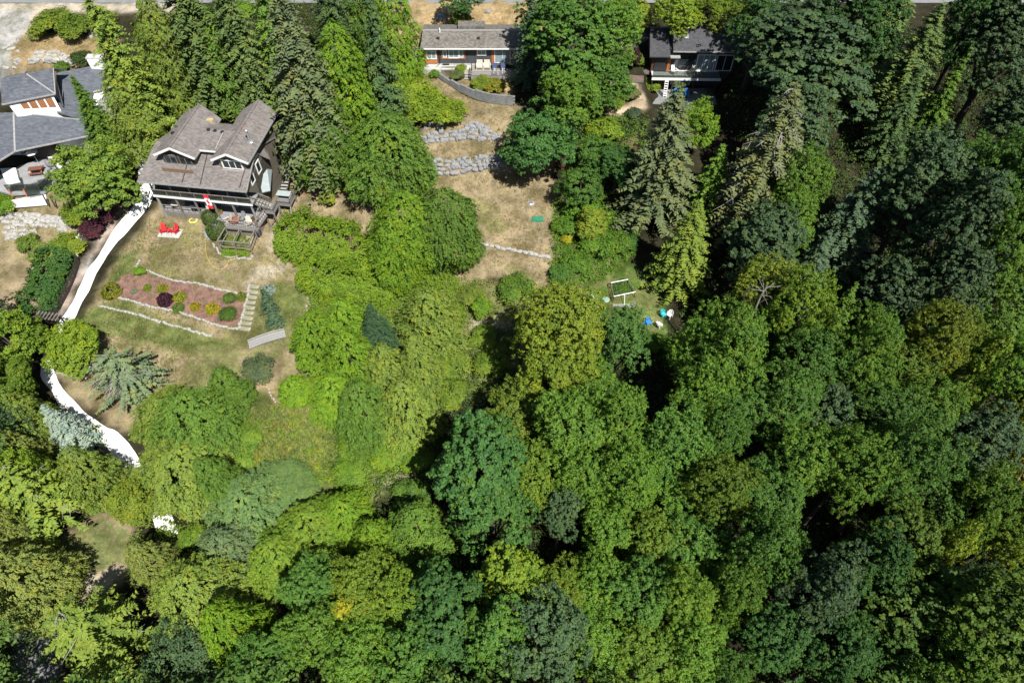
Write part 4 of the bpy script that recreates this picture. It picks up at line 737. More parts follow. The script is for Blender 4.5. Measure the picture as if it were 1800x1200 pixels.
batch('spruce_tree', 'spruce tree', 'blue spruces', [
 ('spruce1', 114, 752, 45, 7.2, BS, 'pale blue spruce leaning over the white path'),
 ('spruce2', 471, 532, 17, 3.8, DBS, 'dark blue-green spruce beside the stone steps'),
 ('spruce2', 481, 558, 17, 2.9, DBS, 'dark spruce between the stone steps and the footbridge'),
 ('fir2', 662, 585, 42, 8.5, (.038, .08, .038), 'small dark blue spruce rising from the brambles'),
])
plant('bun', 471, 508, 12, .9, BS, 'dwarf_spruce', 'round pale blue dwarf spruce at the top of the stone steps', 'dwarf spruce')
G_WEEP = 'weeping trees below the lawn'
batch('weeping_tree', 'weeping tree', G_WEEP, [
 ('cedar2', 440, 890, 78, 6, WB, 'blue-green weeping tree below the tall combed grass'),
 ('cedar3', 405, 970, 70, 7, (.12, .18, .08), 'grey-green drooping conifer right of the great olive cedar'),
 ('weep2', 500, 855, 50, 3, (.13, .215, .07), 'low shaggy blue-green weeping tree at the lower edge of the tall grass'),
 ('cedar2', 550, 930, 64, 7, WL, 'bright weeping conifer below the faint trail'),
 ('cedar2', 610, 910, 52, 7, CE, 'bright drooping conifer right of the weeping trees'),
 ('cedar2', 490, 985, 56, 7, WL, 'lime weeping tree above the bare earth'),
 ('cedar3', 735, 935, 60, 9, CED, 'dark combed conifer left of the great clumpy maple'),
 ('cedar3', 660, 955, 54, 8, CE, 'combed conifer between the bright weeping ones and the dark one'),
])
G_BR = 'broad-leaved trees round the houses'
batch('broadleaf_tree', 'broadleaf tree', G_BR, [
 ('round2', 170, 310, 64, 9, (.135, .215, .032), 'round leafy tree between the slate-roofed house and the white path'),
 ('round2', 130, 610, 48, 5, LIME, 'round lime-green tree at the bend of the white path'),
 ('round1', 16, 602, 58, 8, (.12, .19, .018), 'bright leafy tree at the left edge beside the dark hedge'),
 ('round2', 16, 684, 48, 8, (.10, .165, .018), 'leafy tree at the left edge above the yellow-green cedar'),
 ('alder3', 5, 745, 42, 10, MBL, 'dark bluish tree cut by the left edge'),
 ('round1', 40, 840, 46, 10, LIME, 'lime tree behind the bare-branched pine'),
 ('round2', 330, 1155, 62, 9, MBL, 'dark blue-green leafy tree at the bottom left'),
 ('gold', 236, 884, 36, 6, YG, 'bright gold-green column tree by the lower end of the path'),
 ('round1', 948, 250, 66, 9.5, MD, 'dark round maple standing on the dry yard'),
 ('maple1', 1008, 82, 78, 15, ALD, 'large leafy tree between the two bungalows'),
 ('alder1', 1075, 60, 56, 14, AL, 'light leafy tree left of the dark-roofed house'),
 ('maple2', 962, 42, 54, 13, MD, 'dark leafy tree right of the bungalow, by the road'),
 ('alder2', 1000, 175, 62, 12, AL, 'walnut-like tree with drooping leaves above the dark round maple'),
 ('alder3', 1065, 150, 50, 10, ALD, 'leafy tree left of the garden path of the dark-roofed house'),
 ('round1', 1220, 225, 40, 8, CE, 'glossy bright tree below the deck of the dark-roofed house'),
 ('round2', 1045, 275, 36, 6, ALD, 'dark bushy tree right of the dark round maple'),
 ('round1', 1020, 330, 38, 6, ALD, 'bushy tree at the right edge of the dry yard'),
 ('alder3', 1085, 295, 42, 7, MD, 'dark leafy tree left of the pale hemlock'),
 ('gold', 1110, 25, 36, 7, YG, 'yellow-green tree at the top edge left of the dark-roofed house'),
 ('alder1', 1190, 25, 44, 9, LIME, 'lime leafy tree above the left roof of the dark-roofed house'),
 ('alder2', 1250, 20, 44, 9, LIME, 'lime leafy tree above the ridge of the dark-roofed house'),
 ('alder1', 1310, 20, 42, 9, (.12, .18, .02), 'lime leafy tree at the top edge beside the great dark maple'),
 ('alder3', 812, -2, 40, 7, MD, 'dark leafy tree at the top edge above the bungalow'),
 ('gold', 1040, 395, 28, 5, YG, 'yellow-leaved tree at the top of the vegetable garden'),
])
G_WD = 'maples and alders of the woods on the right'
batch('maple_tree', 'maple tree', G_WD, [
 ('maple1', 1425, 110, 119, 20, MBL, 'great dark maple right of the dark-roofed house'),
 ('maple2', 1390, 235, 73, 15, MBL, 'lower maple under the great dark maple, right of the old silvery fir'),
 ('maple3', 1335, 60, 57, 15, MD, 'shaded maple against the right end of the dark-roofed house'),
 ('maple2', 1500, 60, 70, 19, MD, 'maple at the top edge, right of the great dark maple'),
 ('maple2', 1755, 95, 92, 20, MBL, 'dark maple in the top right corner'),
 ('maple1', 1785, 215, 64, 18, MBL, 'maple at the right edge below the corner maple'),
 ('maple3', 1700, 55, 59, 19, MD, 'maple at the top edge right of the olive fir'),
 ('maple1', 1610, 340, 81, 17, MBL, 'bluish maple right of the bluish hemlock'),
 ('alder2', 1700, 325, 90, 18, ALD, 'wide alder below the bright narrow fir'),
 ('alder1', 1780, 330, 68, 18, ALD, 'alder at the right edge, level with the bluish hemlock'),
 ('maple2', 1680, 420, 81, 18, MBL, 'dense bluish maple in the right-hand woods above the thin-clumped maple'),
 ('maple3', 1585, 510, 73, 16, MBL, 'thin-clumped maple at the right rim of the black gap'),
 ('maple2', 1660, 520, 68, 17, MBL, 'grey-green maple right of the thin-clumped maple'),
 ('alder1', 1755, 440, 70, 18, AL, 'fresh green alder at the right edge above the yellow ones'),
 ('alder3', 1760, 550, 73, 17, AL, 'fresh green alder right of the grey-green maple'),
 ('maple1', 1340, 440, 62, 17, MBL, 'blue-green maple between the old silvery fir and the yellowing tree'),
 ('alder1', 1400, 330, 53, 16, AL, 'bright alder right of the old silvery fir'),
 ('alder3', 1385, 400, 51, 15, AL, 'bright alder right of the blue-green maple'),
 ('alder2', 1340, 520, 66, 17, YG, 'yellowing tree with grey dead stems right of the vegetable garden'),
 ('alder1', 1400, 560, 62, 16, (0.130, 0.216, 0.022), 'light green alder right of the yellowing dead-stemmed tree'),
 ('alder3', 1224, 625, 59, 13, AL, 'alder right of the blue garden chairs'),
 ('alder1', 985, 585, 73, 15, YG, 'yellow-tinged tree left of the vegetable garden'),
 ('alder2', 975, 655, 68, 14, (0.151, 0.216, 0.022), 'yellow-green tree below the yellow-tinged one'),
 ('alder3', 1085, 605, 55, 13, (0.076, 0.168, 0.039), 'fresh green tree below the green water barrel'),
 ('alder2', 1042, 688, 58, 13, AL, 'alder left of the black gap in the woods'),
 ('alder1', 1230, 706, 58, 15, AL, 'alder on the right rim of the black gap'),
 ('alder3', 1280, 640, 64, 16, AL, 'alder below the shaded olive conifer'),
 ('alder2', 1290, 730, 68, 16, ALD, 'alder two crowns right of the black gap'),
 ('alder1', 1420, 650, 68, 17, ALD, 'alder below the light green alder'),
 ('alder3', 1505, 640, 66, 16, AL, 'alder below the black gap of the right-hand woods'),
 ('alder2', 1580, 645, 73, 17, (0.119, 0.198, 0.024), 'lime alder below the thin-clumped maple'),
 ('alder1', 1640, 605, 51, 16, YG, 'yellow-green alder right of the lime alder'),
 ('cedar3', 1690, 680, 58, 15, (0.173, 0.252, 0.033), 'feathery yellow-green tree in the right-hand woods'),
 ('alder1', 1765, 655, 62, 16, (0.108, 0.228, 0.022), 'vivid green alder at the right edge'),
 ('alder2', 1790, 745, 53, 16, YG, 'yellow alder cut by the right edge'),
 ('alder3', 1370, 735, 66, 16, ALD, 'alder in the middle of the woods left of the bluish maple'),
 ('maple3', 1450, 740, 73, 16, MBL, 'bluish maple in the middle of the right-hand woods'),
 ('alder1', 1535, 740, 64, 17, ALD, 'alder right of the bluish middle maple'),
 ('alder2', 1615, 740, 66, 17, AL, 'alder below the lime alder'),
 ('maple1', 1705, 790, 86, 17, MBL, 'broad grey-green maple near the right edge below the feathery tree'),
 ('alder3', 1790, 845, 46, 15, YEL, 'yellow-leaved tree with grey twigs at the right edge'),
 ('alder1', 1490, 830, 68, 17, AL, 'alder below the bluish middle maple'),
 ('alder2', 1400, 820, 64, 16, AL, 'alder left of the one below the bluish middle maple'),
 ('alder3', 1570, 830, 66, 17, ALD, 'alder left of the broad grey-green maple'),
 ('alder1', 1640, 870, 64, 16, ALD, 'alder below the broad grey-green maple'),
 ('alder2', 1715, 900, 64, 15, (0.108, 0.204, 0.024), 'light alder above the lower right shade'),
 ('alder1', 1775, 935, 64, 14, LIME, 'lime alder at the right edge above the lower right shade'),
 ('maple3', 1575, 960, 75, 16, (0.113, 0.192, 0.029), 'olive maple with big clumps near the lower right'),
 ('gold', 1642, 985, 36, 13, YG, 'small yellow tree right of the olive big-clump maple'),
 ('maple1', 1590, 1070, 101, 17, (0.092, 0.174, 0.029), 'large light maple near the bottom right'),
 ('maple2', 1520, 1000, 59, 15, MD, 'shaded maple left of the olive big-clump maple'),
 ('maple2', 1425, 1050, 84, 17, MBL, 'bluish maple left of the large light maple'),
 ('maple1', 1355, 1125, 68, 16, MD, 'dark maple at the bottom, right of the black gap there'),
 ('maple3', 1460, 1150, 75, 16, MD, 'maple at the bottom edge below the bluish maple'),
 ('maple2', 1560, 1175, 68, 15, ALD, 'maple at the bottom edge below the large light maple'),
 ('maple1', 1740, 1120, 97, 16, (0.108, 0.192, 0.026), 'light big-clump maple in the bottom right corner'),
 ('maple3', 1655, 1175, 66, 15, AL, 'maple at the bottom edge left of the corner maple'),
 ('alder3', 1695, 1045, 46, 12, MBL, 'bluish small tree beside the fallen brown trunk'),
 ('maple1', 838, 830, 92, 17, MD, 'great clumpy dark maple at the middle of the picture'),
 ('maple3', 868, 920, 68, 15, (0.065, 0.150, 0.033), 'maple just below the great clumpy dark maple'),
 ('alder1', 915, 740, 77, 15, (0.124, 0.186, 0.026), 'olive alder right of the great clumpy dark maple'),
 ('alder2', 1000, 765, 73, 15, AL, 'alder right of the olive alder'),
 ('alder3', 1085, 765, 64, 15, AL, 'alder below the black gap in the woods'),
 ('alder1', 940, 840, 64, 15, (0.119, 0.198, 0.022), 'lime alder right of the great clumpy dark maple'),
 ('alder2', 1020, 850, 59, 14, AL, 'alder below the pair beside the olive alder'),
 ('maple3', 985, 905, 40, 13, MBL, 'small bluish maple in a hole among the alders'),
 ('alder1', 1100, 850, 68, 16, AL, 'long-crowned alder in the middle of the lower woods'),
 ('alder3', 1175, 800, 62, 16, ALD, 'shaded alder below the alders on the rim of the black gap'),
 ('alder2', 1190, 880, 66, 16, AL, 'alder right of the long-crowned alder'),
 ('alder1', 1260, 870, 59, 16, (0.119, 0.198, 0.024), 'light alder left of the grey gap in the lower woods'),
 ('alder3', 1255, 790, 57, 16, ALD, 'alder above the light one by the grey gap'),
 ('alder2', 1335, 880, 62, 16, ALD, 'alder right of the grey gap in the lower woods'),
 ('alder1', 1340, 980, 73, 16, ALD, 'alder left of the bluish maple by the bottom'),
 ('alder2', 1065, 940, 62, 15, AL, 'alder below the long-crowned alder'),
 ('alder3', 1140, 960, 66, 16, (0.119, 0.192, 0.024), 'lime alder in the lower middle of the woods'),
 ('alder1', 1220, 970, 66, 16, ALD, 'alder right of the lime alder in the lower middle'),
 ('alder2', 1285, 1050, 59, 15, AL, 'alder left of the bottom black gap'),
 ('maple2', 905, 1035, 73, 15, (0.140, 0.216, 0.022), 'yellow-green maple in the bottom middle'),
 ('alder3', 975, 1045, 57, 14, (0.130, 0.198, 0.024), 'olive alder right of the yellow-green maple'),
 ('alder1', 1045, 1030, 62, 15, AL, 'alder two crowns right of the yellow-green maple'),
 ('alder2', 1120, 1050, 66, 15, ALD, 'bluish alder below the lime alder in the lower middle'),
 ('alder3', 1200, 1060, 64, 15, (0.113, 0.198, 0.024), 'light alder above the bottom edge, left of the bottom black gap'),
 ('maple3', 955, 1125, 73, 15, MBL, 'bluish maple at the bottom edge below the yellow-green maple'),
 ('maple2', 875, 1120, 62, 14, ALD, 'maple at the bottom edge left of the bluish one'),
 ('alder1', 1045, 1130, 68, 15, AL, 'alder at the bottom edge right of the bluish maple'),
 ('alder2', 1135, 1150, 66, 15, (0.113, 0.192, 0.024), 'lime alder at the bottom edge'),
 ('alder3', 1215, 1155, 62, 15, AL, 'alder at the bottom edge beside the bottom black gap'),
 ('maple2', 785, 1085, 86, 14, MD, 'dark maple at the bottom left of the yellow-green maple'),
 ('alder3', 715, 1060, 57, 12, (0.119, 0.198, 0.022), 'alder left of the dark bottom maple'),
 ('alder1', 640, 1040, 64, 12, (0.130, 0.198, 0.022), 'yellowish alder below the combed conifers'),
 ('gold', 622, 1085, 36, 10, YEL, 'yellow-leaved tree below the yellowish alder'),
 ('alder2', 550, 1040, 59, 11, ALD, 'alder beside the bare brown earth'),
 ('alder3', 555, 1120, 64, 12, AL, 'alder at the bottom below the bare brown earth'),
 ('alder1', 640, 1150, 64, 12, AL, 'alder at the bottom edge below the yellow-leaved tree'),
 ('alder2', 470, 1170, 62, 11, ALD, 'alder at the bottom edge right of the dark blue-green tree'),
 ('maple3', 725, 1165, 62, 13, ALD, 'maple at the bottom edge left of the dark bottom maple'),
 ('alder3', 1270, 1190, 44, 14, ALD, 'alder cut by the bottom edge right of the light ones'),
])
G_SH = 'shrubs round the lawns and paths'
batch('leafy_shrub', 'shrub', G_SH, [
 ('shrub1', 90, 42, 36, 2.6, (.13, .18, .02), 'long green shrub between the road and the pale drive'),
 ('shrub2', 135, 48, 34, 2.6, (.11, .17, .02), 'green shrub right of the long one by the drive'),
 ('shrub1', 180, 38, 26, 2.2, YG, 'yellow-green shrub by the road next to the olive conifer'),
 ('shrub2', 252, 56, 16, 1.8, YG, 'yellow shrub behind the olive conifer by the road'),
 ('shrub1', 143, 104, 19, 1.9, (.045, .08, .02), 'dark round shrub above the slate roof'),
 ('shrub2', 110, 118, 17, 1.3, (.11, .19, .03), 'small green shrub against the back of the slate roof'),
 ('shrub1', 420, 20, 26, 2.4, CE, 'bright shrub by the road behind the firs'),
 ('shrub2', 142, 372, 32, 2.2, (.13, .20, .02), 'bright shrub under the round leafy tree'),
 ('shrub1', 182, 376, 26, 1.7, PUR, 'dark purple shrub nearer the taupe house'),
 ('shrub2', 165, 400, 25, 1.6, PUR, 'dark purple shrub nearer the white railing'),
 ('shrub1', 5, 362, 22, 1.8, CE, 'round shrub at the left edge by the rock garden'),
 ('shrub2', 48, 428, 22, 1.6, (.12, .18, .03), 'green shrub below the rock garden'),
 ('shrub1', 118, 434, 30, 1.6, YG, 'yellow-green shrub left of the white railing'),
 ('shrub2', 80, 448, 36, 1.4, OLV, 'brownish-green shrub above the dark hedge'),
 ('shrub1', 62, 62, 14, 1.4, OLV, 'dry brown shrub beside the pale drive'),
 ('shrub2', 576, 347, 18, 1.4, (.19, .24, .03), 'straw-green bush on the bare ground right of the taupe house'),
 ('shrub1', 808, 38, 20, 2.3, (.13, .17, .02), 'upright shrub behind the bungalow, higher one'),
 ('shrub2', 805, 58, 18, 1.8, CE, 'bright shrub against the bungalow back wall'),
 ('shrub1', 764, 130, 10, .9, AL, 'small shrub at the left end of the block wall'),
 ('shrub2', 805, 133, 14, 1.1, (.11, .15, .05), 'grey-green shrub below the bungalow wall'),
 ('shrub1', 810, 120, 10, .9, YG, 'yellow shrub right under the bungalow wall'),
 ('shrub2', 845, 147, 22, 1.2, YG, 'yellow-green bush below the bungalow deck'),
 ('shrub1', 870, 150, 20, 1.1, (.24, .23, .03), 'golden bush under the bungalow deck'),
 ('shrub1', 715, 160, 48, 3.0, (.17, .235, .02), 'bright bush at the top of the dry yard'),
 ('shrub2', 748, 186, 46, 2.8, (.16, .235, .02), 'bright bush beside the upper rock wall'),
 ('shrub1', 785, 198, 40, 2.4, (.17, .24, .02), 'bright bush growing over the upper rock wall'),
 ('shrub2', 708, 205, 30, 2.4, (.15, .22, .02), 'bright bush behind the big dense cedar'),
 ('shrub1', 1115, 105, 12, 3.2, PUR, 'dark purple tree-shrub beside the dark-roofed house'),
 ('shrub2', 1122, 108, 13, 1.6, (.14, .23, .02), 'bright green shrub under the purple one'),
 ('shrub1', 1085, 165, 22, 1.6, AL, 'shrub left of the garden path below the dark-roofed house'),
 ('shrub2', 1110, 165, 20, 1.2, (.16, .17, .07), 'pale dusty shrub at the bend of the garden path'),
 ('shrub1', 1075, 180, 22, 1.4, LIME, 'lime shrub on the inside of the garden path'),
 ('shrub2', 1115, 198, 15, .9, (.07, .11, .06), 'low grey-green shrub below the garden path'),
 ('shrub1', 1145, 150, 18, 1.5, LIME, 'shrub beside the planters of the dark-roofed house'),
 ('shrub2', 1065, 230, 34, 2.4, LIME, 'lime bush between the leafy trees and the pale hemlock'),
 ('shrub1', 1020, 365, 30, 2.2, (.09, .19, .02), 'bright bush right of the dry yard, upper one'),
 ('shrub2', 1000, 400, 30, 1.8, (.09, .185, .02), 'bright bush right of the stone row'),
 ('shrub1', 1050, 430, 34, 2.2, (.10, .20, .022), 'bright bush above the vegetable garden'),
 ('shrub2', 1090, 430, 28, 2.2, (.10, .19, .022), 'bright bush above the white-framed bed'),
 ('shrub1', 1105, 425, 18, 1.6, (.055, .14, .03), 'dark green bush near the shade above the white-framed bed'),
 ('shrub2', 995, 420, 12, 1.0, YEL, 'yellow flowering bush right of the stone row'),
 ('shrub1', 1015, 460, 26, 1.5, (.09, .18, .022), 'bush left of the green water barrel'),
 ('shrub2', 985, 480, 24, 1.5, ALD, 'bush at the lower right corner of the dry yard'),
 ('shrub1', 905, 510, 34, 2.0, (.10, .175, .022), 'round bush on the rough ground below the stone row'),
 ('shrub2', 845, 543, 22, 2.2, CE, 'young green conifer-like bush on the rough ground'),
 ('shrub1', 830, 520, 24, 1.2, (.14, .19, .03), 'low bush left of the round one on the rough ground'),
 ('shrub1', 455, 652, 30, 1.8, (.085, .115, .055), 'dark grey-green shrub below the footbridge'),
 ('shrub2', 550, 675, 22, 1.4, LIME, 'yellow-green bush beside the dome shrub'),
 ('shrub1', 432, 770, 30, 1.8, WL, 'bright leafy bush left of the straw-green weeping tree'),
 ('shrub2', 428, 810, 24, 1.6, WL, 'bright leafy bush below the other one by the weeping tree'),
 ('shrub1', 635, 775, 40, 2.0, (.12, .21, .022), 'bright bush on the green clearing, left one'),
 ('shrub2', 690, 790, 42, 2.2, (.13, .22, .02), 'bright bush on the green clearing, right one'),
 ('shrub1', 620, 830, 36, 1.8, (.12, .21, .022), 'bright bush left of the faint trail'),
 ('shrub2', 735, 810, 30, 1.8, (.12, .21, .022), 'bright bush in front of the great maple shade'),
 ('shrub1', 720, 870, 34, 2.4, CED, 'dark-edged bush at the end of the faint trail'),
 ('shrub2', 335, 945, 26, 1.4, (.12, .20, .02), 'bright bush beside the last piece of path'),
 ('shrub1', 860, 640, 34, 1.8, (.13, .20, .022), 'bright bush left of the black tree shadow'),
 ('shrub2', 850, 590, 30, 1.2, (.13, .20, .022), 'low bright bush on the rough ground above the shadow'),
 ('shrub1', 790, 640, 36, 2.2, (.13, .19, .022), 'bright bush right of the olive cedars'),
 ('shrub2', 795, 690, 36, 2.4, (.12, .185, .022), 'bright bush above the great clumpy dark maple'),
 ('shrub1', 1150, 600, 22, 1.4, AL, 'bush below the blue garden chairs'),
 ('shrub2', 246, 477, 12, .9, CE, 'green bush at the upper left corner of the mulch bed'),
])
batch('dome_shrub', 'dome shrub', None, [('dome1', 518, 683, 27, 2.4, CE, 'neat dome-shaped evergreen above the tall combed grass')])
batch('clipped_shrub', 'clipped shrub', 'clipped globe shrubs by the deck', [
 ('globe', 369, 382, 13.5, 1.9, (.085, .13, .03), 'smaller clipped globe nearest the taupe house'),
 ('globe', 380, 404, 16, 2.1, (.08, .125, .03), 'larger clipped globe beside the grey pen frame')])
G_BED = 'plants in the red mulch bed'
batch('bed_shrub', 'shrub', G_BED, [
 ('bun', 194, 510, 16, 1.2, (.15, .16, .018), 'olive bush at the left end of the mulch bed'),
 ('bun', 259, 505, 7, .55, YG, 'smallest yellow bush near the top wall of the mulch bed'),
 ('bun', 286, 506, 9, .7, (.22, .24, .02), 'yellow bush directly above the dark purple globe'),
 ('bun', 289, 525, 13, 1.15, (.05, .016, .03), 'dark purple globe in the mulch bed'),
 ('bun', 315, 521, 11, .8, (.20, .22, .02), 'yellow-green bush right of the dark purple globe'),
 ('bun', 313, 540, 10, .6, (.10, .17, .03), 'low green bush at the bottom of the mulch bed'),
 ('bun', 343, 538, 8.5, .65, (.26, .22, .012), 'small golden bush in the middle of the mulch bed'),
 ('bun', 373, 541, 10.5, .8, (.27, .235, .012), 'bright golden bush left of the grass tufts'),
 ('bun', 424, 520, 8, .8, (.16, .2, .03), 'leafy bush against the right wall of the mulch bed'),
])
batch('grass_tuft', 'ornamental grass', G_BED, [
 ('tuft', 401, 553, 14.5, 1.15, (.065, .12, .02), 'larger dark grass tuft at the right end of the mulch bed'),
 ('tuft', 404, 525, 11, .9, (.09, .15, .025), 'smaller grass tuft behind the larger one in the mulch bed'),
 ('tuft', 236, 513, 6, .4, (.2, .24, .17), 'grey lavender tuft at the left of the mulch bed')])
def hedge(name, px, w, h, tint, label, n, fl, seed, cat='hedge', kb=26, bl=.4):
    g = np.random.default_rng(seed); P = [gnd(*p) for p in smooth_line(px, 24)]; P = np.array(P)[:, :2]; d = np.gradient(P, axis=0); d /= np.linalg.norm(d, axis=1, keepdims=True); nn = np.stack([-d[:, 1], d[:, 0]], 1); n = n//kb
    i = g.integers(0, len(P)-1, n); u = g.random((n, 1)); c = P[i]*(1-u)+P[i+1]*u; q = nn[i]; a = g.uniform(-1.75, 1.75, n); lump = 1+.16*wob(c[:, 0], c[:, 1], .7)+.1*wob(c[:, 0]+a, c[:, 1]-a, .3); e_ = np.minimum(1, .55+.45*np.minimum(i+u[:, 0], len(P)-1-i-u[:, 0])/3.)
    ox = np.sign(np.sin(a))*np.abs(np.sin(a))**.6*w/2*lump*e_*g.uniform(.84, 1.05, n); oz = np.abs(np.cos(a))**.5*h*lump*e_*g.uniform(.86, 1.03, n); oz = np.where(np.abs(a) > 1.3, g.uniform(.05, .75, n)*h, oz)
    xy = c+q*ox[:, None]; C = np.stack([xy[:, 0], xy[:, 1], T(xy[:, 0], xy[:, 1])+oz], 1); nr = unit(np.stack([q[:, 0]*np.sin(a), q[:, 1]*np.sin(a), np.cos(a)+.35], 1))
    ax = unit(nr*.5+np.array([0, -.35, -.45])+g.normal(0, .4, C.shape)); sd = unit(np.cross(ax, nr)); s = g.uniform(-.3, 1, (n, kb, 1)); v = g.uniform(-1, 1, (n, kb, 1))*(1-.7*np.clip(s, 0, 1))
    Q = C[:, None]+ax[:, None]*s*bl+sd[:, None]*v*bl*.55-nr[:, None]*(v*v*bl*.25)+g.normal(0, .025, (n, kb, 3)); A = ax[:, None]+sd[:, None]*v+g.normal(0, .3, Q.shape); N = nr[:, None]+sd[:, None]*v*.6+g.normal(0, .4, Q.shape); V = g.uniform(.1, .75, (n, 1))*.55+g.uniform(0, .4, (n, kb))
    L = fl*g.uniform(.7, 1.3, n*kb); me = kites(name, Q.reshape(-1, 3), N.reshape(-1, 3), A.reshape(-1, 3), L, L*.45, V.ravel(), LEAF)
    m = P.mean(0); e = empty(name, on_ground(*m), 0, label, cat); o = link('foliage', me, e); o.location = -e.location; o.color = (*tint, 1); return e
hedge('laurel_hedge', [(112, 452), (95, 490), (80, 530), (72, 560)], 3.6, 2.3, (.055, .13, .03), 'dark glossy laurel hedge behind the wooden fence along the white path', 20000, .11, 1)
hedge('cedar_hedge', [(490, 432), (530, 430), (575, 438), (625, 452), (672, 476)], 5.2, 3.0, (.155, .25, .02), 'bright clipped cedar hedge curving from the taupe house to the round cedars', 46000, .095, 2, bl=.55)
hedge('cedar_hedge', [(540, 478), (565, 492), (600, 503), (650, 506), (700, 506)], 5.0, 2.3, (.145, .24, .02), 'lower bulge of the bright cedar hedge, below the clipped part', 40000, .095, 3, bl=.55)
# ground cover and rough grass, past counting
cover('undergrowth', [(545,505),(640,480),(800,480),(820,560),(790,680),(640,700),(540,640)], 9, .7, .10, (.13, .215, .02), .55, 1)
cover('undergrowth', [(560,690),(760,700),(770,800),(650,870),(520,850),(430,830),(425,740)], 7, .45, .10, (.13, .215, .022), .5, 2)
cover('undergrowth', [(800,490),(960,500),(950,600),(900,690),(790,690)], 3, .35, .09, (.14, .2, .03), .45, 3)
cover('undergrowth', [(975,350),(1060,350),(1120,440),(1080,480),(1000,510),(965,500)], 8, .5, .10, (.095, .19, .02), .5, 4)
cover('undergrowth', [(985,210),(1130,200),(1160,300),(1120,430),(1000,350)], 5, .6, .11, (.08, .16, .022), .55, 5)
cover('undergrowth', [(0,700),(60,690),(90,800),(200,830),(190,900),(95,930),(90,1040),(120,1100),(0,1110)], 4, .6, .11, (.10, .15, .022), .6, 6)
cover('undergrowth', [(230,930),(430,880),(520,1000),(460,1060),(300,1080),(230,1010)], 4, .6, .11, (.11, .18, .024), .6, 7)
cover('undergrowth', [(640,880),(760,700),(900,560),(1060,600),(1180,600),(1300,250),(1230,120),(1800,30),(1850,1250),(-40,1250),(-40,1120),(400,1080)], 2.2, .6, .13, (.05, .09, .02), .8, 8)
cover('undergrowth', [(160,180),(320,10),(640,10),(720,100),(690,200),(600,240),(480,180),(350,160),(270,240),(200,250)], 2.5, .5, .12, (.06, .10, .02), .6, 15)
cover('tall_grass', [(432,745),(470,722),(530,712),(585,745),(595,800),(540,840),(470,845),(430,815)], 34, .42, .26, (.21, .235, .075), .42, 20, True, STRAND)
cover('tall_grass', [(470,700),(560,700),(600,745),(585,760),(520,715)], 14, .3, .2, (.24, .23, .10), .4, 21, True, STRAND)
cover('dry_grass', [(215,440),(262,375),(290,390),(470,420),(540,480),(545,560),(510,600),(430,700),(300,680),(120,640),(150,560)], 11.0, .08, .12, (.22, .215, .085), .34, 9, True, STRAND)
cover('dry_grass', [(705,125),(770,135),(915,195),(985,330),(985,480),(960,512),(790,505),(740,330)], 7.7, .08, .12, (.28, .235, .11), .34, 10, True, STRAND)
cover('dry_grass', [(500,345),(700,335),(720,420),(600,420),(490,395)], 7.7, .08, .12, (.27, .23, .11), .34, 11, True, STRAND)
cover('dry_grass', [(740,20),(1000,10),(1000,66),(900,55),(740,55)], 6, .2, .12, (.42, .31, .11), .35, 12, True, STRAND)
cover('dry_grass', [(40,66),(205,66),(205,122),(30,120)], 4, .2, .12, (.38, .29, .10), .4, 13, True, STRAND)
cover('dry_grass', [(0,340),(140,340),(150,400),(110,460),(0,460)], 3, .15, .10, (.26, .26, .06), .4, 14, True, STRAND)

# grey dead stems in a few living crowns
def dead_stems(px, py, hc, n, ln, seed):
    g = np.random.default_rng(seed); p = gnd(px, py, hc); e = empty('dead_tree', on_ground(p[0], p[1]), 0); z = hc-ln*.8
    MB().tube([(0, 0, -.4), (.1, 0, z*.5), (0, .1, z), (.15, .05, z+ln*.6), (.1, 0, z+ln*1.1)], [.12, .1, .07, .045, .015], 6).build('trunk', DEADWOOD, e)
    for k in range(n):
        a = k*2.4+g.normal(0, .3); h = z+ln*g.uniform(-.2, .8); d = np.array([math.cos(a), math.sin(a), g.uniform(.15, .7)]); l = ln*g.uniform(.5, 1.); q = [np.array([.05, .03, h])+d*l*t+np.array([0, 0, -.25*l*t*t]) for t in (0, .5, 1)]; b = MB().tube(q, [.026, .018, .008], 4, False)
        for t in (1, 2): s = g.normal(0, .35, 3); b.tube([q[t]*.5+q[1]*.5, q[t]+s*l*.6], [.014, .006], 3, False)
        b.build('dead_branch', DEADWOOD, e)
    return e
for px, py, hc, n, ln, s, lb in ((1345, 505, 16.0, 9, 1.4, 1, 'grey dead tree standing through the yellowing crown'), (1786, 852, 14, 12, 1.8, 4, 'grey twiggy dead tree at the right edge'), (200, 660, 4.2, 18, 2.0, 6, 'star of silver dead branches inside the deodar')):
    tag(dead_stems(px, py, hc, n, ln, s), lb, 'dead tree', 'dead trees among the living ones')

cover('bed_weeds', [(205, 505), (243, 478), (420, 520), (436, 516), (418, 575), (345, 560), (262, 536)], 1.6, .12, .07, (.2, .22, .09), .22, 33)
cover('wall_weeds', [(748, 248), (880, 240), (882, 225), (750, 234)], 2.2, .4, .08, (.14, .18, .05), .25, 34)
cover('wall_weeds', [(750, 308), (900, 290), (900, 274), (750, 284)], 1.2, .35, .08, (.14, .18, .05), .22, 35)
cover('dry_grass', [(790, 120), (905, 140), (905, 168), (850, 156), (800, 140)], 9, .2, .12, (.34, .29, .10), .3, 36, True, STRAND)

